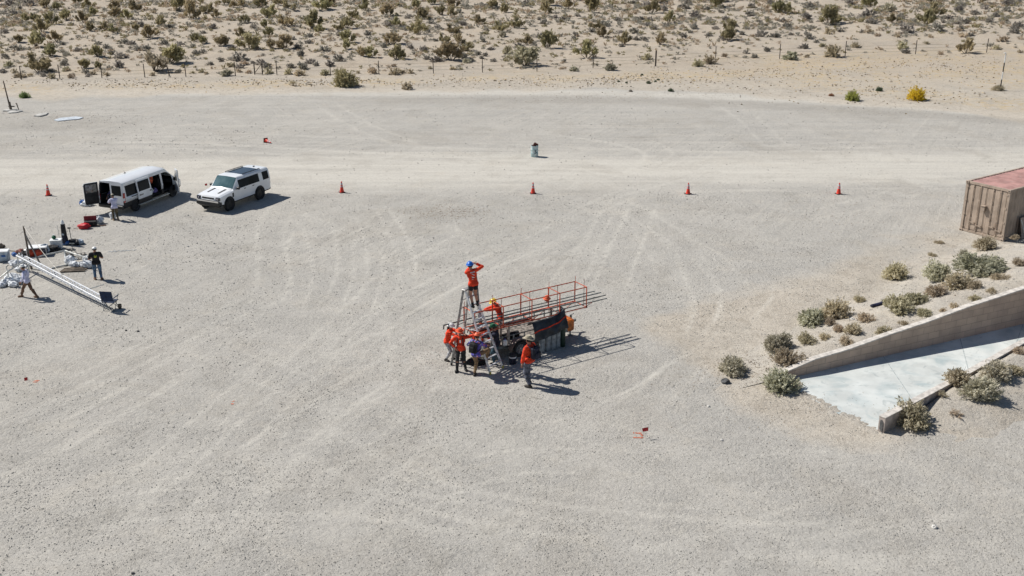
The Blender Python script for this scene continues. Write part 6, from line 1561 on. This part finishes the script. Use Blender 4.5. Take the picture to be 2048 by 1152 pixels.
a=U(60,519,.5); top=VP(47,452,a.y); gp=thing('gin_pole','weathered upright pole standing at the tower base, rope tied to its top','pole',Vector((a.x,a.y,0)))
mb=MB(); mb.tube((0,0,0),top-Vector((a.x,a.y,0)),.055,8,.045); mb.obj('shaft',M['woodpole'],gp)
c_=VP(80,527,a.y-1.2); t2=top.lerp(Vector((a.x,a.y,.5)),.26)
mb=MB(); mb.tube(Vector((0,0,0)),c_-t2,.045,8); o=mb.obj('strut',M['black'],loc=t2); tag(o,'dark slanting strut from the gin pole down to the lattice tower','strut')
e_=TP(.66,0)+A0; mb=MB(); n=14; pts=[top.lerp(e_,i/n)-Vector((0,0,.16*math.sin(math.pi*i/n))) for i in range(n+1)]; mb.path([p-top for p in pts],.016,5); tag(mb.obj('rope',M['rope'],loc=top),'pale rope running from the gin pole top down to the lattice tower','rope')
def sandbag(px,py,rx,ry,rz,seed,lab):
    t=thing('sandbag',lab,'sandbag',U(px,py),random.uniform(-.6,.9),'white sandbags weighing down the frame'); t['group']='white sandbags weighing down the frame'
    mb=MB(); rx*=.82;ry*=.82;rz*=.82; lump(mb,(0,0,rz*.85),(rx,ry,rz),seed,22,13,.34); mb.v=[(v[0],v[1],max(0,v[2])) for v in mb.v]; mb.obj('sack',M['sack'],t,smooth=True)
    mb=MB(); mb.lathe([(.02,0),(.05,.05),(.07,.12),(.03,.10)],10,Matrix.Translation((rx*.92,0,rz*1.0))@Matrix.Rotation(R(75),4,'Y'),close=False); mb.obj('tied_neck',M['sack'],t,smooth=True)
random.seed(2)
for i,(x,y,rx,ry,rz,lab) in enumerate(((4,574,.26,.2,.16,'sandbag at the very left edge of the lower pile'),(14,570,.34,.26,.22,'rounded sandbag second from the left in the lower pile'),(26,573,.34,.22,.17,'flat sandbag at the front of the lower pile'),(33,566,.42,.30,.26,'largest sandbag at the right end of the lower pile'),(24,562,.36,.3,.26,'sandbag at the back of the lower pile'),(43,563,.26,.2,.18,'small sandbag behind the walking person'),
    (33,533,.34,.28,.24,'tall sandbag under the left end of the tower'),(44,531,.32,.24,.2,'sandbag under the tower beside the base post'),(40,542,.28,.24,.18,'sandbag in front of the tower base, behind the hat'),(25,529,.22,.2,.16,'small sandbag leftmost of the upper group'),
    (141,529,.30,.26,.30,'upright round sandbag right of the corner post'),(149,534,.34,.24,.20,'low sandbag on the pallet right of the corner post'),(175,535,.40,.28,.24,'large sandbag at the boots of the man in black shirt'),(173,522,.22,.2,.18,'small sandbag by the hand of the man in black shirt'))):
    sandbag(x,y,rx,ry,rz,i*7+1,lab)
pa=thing('timber_pallet','dark timber boards lying below the sandbags right of the tower','boards',U(150,540))
for k in range(4): 
    mb=MB(); mb.box((0,-.3+.18*k,.05),(1.2,.10,.05),rot=Matrix.Rotation(R(8+k*3),3,'Z')); mb.obj('board',M['woodpole'],pa)
# folding chair
ch=thing('camping_chair','navy folding camping chair at the right end of the lattice tower','chair',U(223,619),R(-8),scale=1.0)
mb=MB()
for x in(-.27,.27):
    mb=MB(); mb.tube((x,-.25,0),(x,.22,.62),.014,6); mb.tube((x,.25,0),(x,-.22,.60),.014,6); mb.tube((x,-.24,.0),(-x,-.24,.42),.012,6); mb.tube((x,.24,0),(-x,.24,.42),.012,6); mb.obj('leg',M['steel'],ch)
    mb=MB(); mb.tube((x,-.22,.42),(x*1.05,-.34,.98),.014,6); mb.box((x*1.05,0,.64),(.06,.46,.03),bev=.01); mb.obj('arm',M['bluecanvas'],ch)
mb=MB(); mb.box((0,0,.42),(.54,.48,.03),bev=.01); mb.obj('seat',M['bluecanvas'],ch)
mb=MB(); mb.box((0,-.30,.74),(.58,.03,.52),rot=Matrix.Rotation(R(12),3,'X'),bev=.01); mb.obj('backrest',M['bluecanvas'],ch)
cu=U(240,617); mb=MB(); mb.lathe([(.07,0),(.09,.20),(.095,.20),(.075,.02)],12,close=False); mb.box((0,0,.1),(.17,.05,.06)); tag(mb.obj('dark_cup',M['woodpole'],loc=cu),'small dark can standing right of the navy chair','can')
# white crate with red bags, cooler, jug
w1=thing('white_folding_table','low white folding table with red bags pushed under it','table',U(76,511),R(14))
mb=MB(); mb.box((0,.1,.46),(1.0,.62,.05),bev=.015); mb.obj('table_top',M['plasticwhite'],w1)
mb=MB(); mb.box((-.49,.1,.22),(.03,.58,.43)); mb.obj('side_panel',M['plasticwhite'],w1); mb=MB(); mb.box((.0,.40,.22),(.94,.03,.43)); mb.obj('back_panel',M['plasticwhite'],w1)
for x in(.45,): mb=MB(); mb.tube((x,-.15,0),(x,-.15,.5),.02,6); mb.tube((x,.35,0),(x,.35,.5),.02,6); mb.obj('leg',M['galv'],w1)
for x,lab in((-.28,'red bag under the left half of the low white table'),(.12,'red bag under the right half of the low white table')):
    mb=MB(); lump(mb,(0,0,.18),(.2,.16,.2),int(x*50)+40,14,8,.3); tag(mb.obj('red_bag',mat('orange_red_bag',(.50,.06,.02),.7,var=.2),smooth=True,loc=U(76,511)+Vector((x,-.14,0))),lab,'bag')
gb=thing('grey_backpack','grey-blue backpack leaning on the right end of the white table','backpack',U(91,508),R(20))
mb=MB(); mb.box((0,0,.28),(.42,.30,.52),rot=Matrix.Rotation(R(-14),3,'Y'),bev=.10); mb.obj('pack',M['greyblue'],gb); mb=MB(); mb.box((.02,-.17,.22),(.28,.1,.26),bev=.04); mb.obj('pocket',M['slate'],gb)
mb=MB(); lump(mb,(0,0,.12),(.42,.3,.2),77,16,9,.5); tag(mb.obj('dark_bag',M['charcoal'],smooth=True,loc=U(106,503)),'dark jumbled bag between the white table and the white cooler','bag')
cl=thing('white_cooler','white box cooler with a small blue mark and a green bottle on top','cooler',U(113,499),R(12))
mb=MB(); mb.box((0,.15,.24),(.56,.42,.46),bev=.03); mb.obj('box',M['plasticwhite'],cl); mb=MB(); mb.box((0,.15,.49),(.60,.46,.06),bev=.02); mb.obj('lid',M['plasticwhite'],cl); mb=MB(); mb.box((.08,-.065,.20),(.16,.012,.05)); mb.obj('mark',M['blue'],cl)
gj=thing('green_bottle','round green bottle standing on the lid of the white cooler','bottle',cl.location+Vector((-.12,.18,.52)))
mb=MB(); mb.ell((0,0,.10),(.11,.11,.11),14,9); mb.obj('flask',M['green'],gj,smooth=True); mb=MB(); mb.tube((0,0,.19),(0,0,.26),.04,8); mb.obj('stopper',M['plasticwhite'],gj)
bn=thing('blue_bin','grey-blue plastic bin with pale lid at the left edge','bin',U(6,523),R(10))
mb=MB(); mb.box((0,.1,.27),(.62,.45,.52),bev=.04); mb.obj('tub',M['greyblue'],bn); mb=MB(); mb.box((0,.1,.55),(.68,.50,.06),bev=.02); mb.obj('lid',M['plasticwhite'],bn); mb=MB(); mb.box((.1,-.135,.33),(.2,.02,.1)); mb.obj('latch',M['blue'],bn)
# gear pile behind
for i,(x,y,rx,rz,m_,lab) in enumerate(((42,508,.28,.14,'rustred','reddish clothes heap behind the tower base'),(50,511,.30,.15,'charcoal','dark clothes heap right beside the gin pole foot'),(57,506,.25,.12,'plasticwhite','small white-grey bundle behind the gin pole'),(2,497,.22,.16,'woodpole','dark brown object at the left edge above the bin'))):
    mb=MB(); lump(mb,(0,0,rz*.7),(rx,rx*.7,rz),i+50,14,8,.6); tag(mb.obj('bundle',M[m_],smooth=True,loc=U(x,y)),lab,'bundle')
mb=MB(); mb.path([Vector((0,0,.03)),Vector((.3,-.02,.04)),Vector((.75,-.12,.03))],.02,5); tag(mb.obj('cable',M['woodpole'],loc=U(4,502)),'dark cable lying right of the brown object at the left edge','cable')
# telescope-like upright gear
rp=thing('rocket_stand','tall tapering dark equipment bundle with white tip on a blue stand','equipment',U(131,489))
tip=VP(124,441,rp.location.y)-rp.location
for k,(dx,dy,r0,r1,f0,f1,m_) in enumerate(((0,0,.20,.13,.08,.45,'navy'),(0,0,.15,.11,.42,.86,'charcoal'),(.10,.05,.07,.05,.08,.62,'black'),(-.12,0,.05,.04,.05,.80,'steel'))):
    mb=MB(); mb.tube(tip*f0+Vector((dx,dy,0)),tip*f1+Vector((dx*.4,dy*.4,0)),r0,10,r1); mb.obj('dark_sleeve',M[m_],rp,smooth=True)
mb=MB(); mb.lathe([(.09,0),(.10,.12),(.06,.25),(.001,.32)],12,Matrix.Translation(tip*.80),close=False); mb.obj('white_tip',M['plasticwhite'],rp,smooth=True)
mb=MB(); mb.box((0,0,.12),(.5,.36,.20),bev=.05); mb.obj('blue_stand',M['blue'],rp)
mb=MB(); mb.box(tip*.45+Vector((0,-.15,0)),(.12,.05,.08)); mb.box(tip*.2+Vector((-.14,-.12,0)),(.06,.05,.34)); mb.obj('pale_strap',M['greyblue'],rp)
t=thing('thin_stand','thin dark stand with a small head right of the tall dark bundle','stand',U(144,486)); hd_=VP(138,456,t.location.y)-t.location
mb=MB(); mb.tube((0,0,0),hd_,.018,6); mb.obj('rod',M['steel'],t); mb=MB(); mb.box(hd_,(.16,.08,.07),bev=.01); mb.obj('head',M['black'],t)
t=thing('thin_rod','thin rod leaning left of the tall dark bundle','rod',U(121,487)); hd_=VP(114,450,t.location.y)-t.location
mb=MB(); mb.tube((0,0,0),hd_,.012,5); mb.obj('rod',M['galv'],t)
for i,(x,y,lab,m_) in enumerate(((146,488,'dark gear heap just right of the thin stand','charcoal'),(154,489,'dark gear heap, middle of three right of the stand','black'),(160,488,'pale-topped gear heap, rightmost near the stand','greyblue'))):
    mb=MB(); lump(mb,(0,0,.1),(.26,.2,.16),i+90,14,8,.6); tag(mb.obj('gear_heap',M[m_],smooth=True,loc=U(x,y)),lab,'gear')
def cinder(px,py,rz,lab,tip=0):
    t=thing('cinder_block',lab,'cinder block',U(px,py)+Vector((0,0,.0)),rz,'loose cinder blocks'); h=.20
    mb=MB()
    mb.box((0,-.085,h/2),(.40,.03,h)); mb.box((0,.085,h/2),(.40,.03,h))
    for x in(-.185,0,.185): mb.box((x,0,h/2),(.03,.138,h))
    mb.obj('block',M['block'],t); t.rotation_euler=(tip,0,rz)
cinder(141,499,R(15),'cinder block nearest the thin stand, on its side',R(85)); cinder(139,513,R(8),'cinder block lying left of the small tripod'); cinder(157,517,R(20),'cinder block right below the small tripod',R(80)); cinder(162,509,R(30),'tilted cinder block rightmost of the group',R(78))
tp_=thing('small_tripod','small dark tripod standing among the cinder blocks','tripod',U(147,512))
for k in range(3):
    a=2*math.pi*k/3+.4; mb=MB(); mb.tube((.26*math.cos(a),.26*math.sin(a),0),(0,0,.42),.014,5); mb.obj('leg',M['steel'],tp_)
mb=MB(); mb.tube((0,0,.38),(0,0,.66),.018,6); mb.box((.0,0,.68),(.26,.05,.04)); mb.obj('column',M['steel'],tp_)
# red tool box, bag, sacks near the van
tb=thing('red_toolbox','open dark red toolbox standing on the ground near the van','toolbox',U(182,452),R(12))
mb=MB(); mb.box((0,0,.16),(.66,.36,.28),bev=.02); mb.obj('tray',M['charcoal'],tb); mb=MB(); mb.box((-.02,.16,.40),(.68,.05,.30),rot=Matrix.Rotation(R(-12),3,'X'),bev=.015); mb.obj('lid',mat('dark_red_lid',(.22,.008,.012),.5,var=.1),tb)
mb=MB(); lump(mb,(0,0,.13),(.36,.24,.17),33,16,9,.35); tag(mb.obj('red_bag',M['red'],smooth=True,loc=U(168,457)),'bright red bag left of the open toolbox','bag')
mb=MB(); lump(mb,(0,0,.18),(.26,.22,.24),34,16,9,.5); tag(mb.obj('crumpled_bag',M['sack'],smooth=True,loc=U(199,447)),'crumpled pale bag right of the open toolbox','bag')
mb=MB(); mb.box((0,0,.02),(.6,.10,.04),rot=Matrix.Rotation(R(18),3,'Z')); tag(mb.obj('timber_offcut',M['brownpants'],loc=U(201,452)),'brown timber offcut below the crumpled bag','timber')
mb=MB(); lump(mb,(0,0,.14),(.36,.26,.18),36,18,10,.5); tag(mb.obj('cloth_pile',M['sack'],smooth=True,loc=U(174,411)),'white and blue cloth pile left of the open van door','cloth pile')
mb=MB(); lump(mb,(0,0,.14),(.20,.18,.18),38,14,8,.5); tag(mb.obj('blue_cloth',M['blue'],smooth=True,loc=U(166,410)),'blue cloth bundle beside the white pile by the van door','cloth')
mb=MB(); lump(mb,(0,0,.18),(.18,.16,.24),39,16,9,.4); tag(mb.obj('plastic_bag',M['sack'],smooth=True,loc=U(226,438)),'pale plastic bag at the feet of the person behind the van','bag')
mb=MB(); random.seed(9)
P=U(244,504); pts=[Vector((-.7,-.05,.02))]
for k in range(16): pts.append(Vector((-.7+k*.09,.09*math.sin(k*2.6)+.02*k+random.uniform(-.05,.05),.02)))
mb.path(pts,.011,5); tag(mb.obj('coiled_rope',M['greyblue'],loc=P),'bluish tangled rope on the gravel right of the man in black','rope')
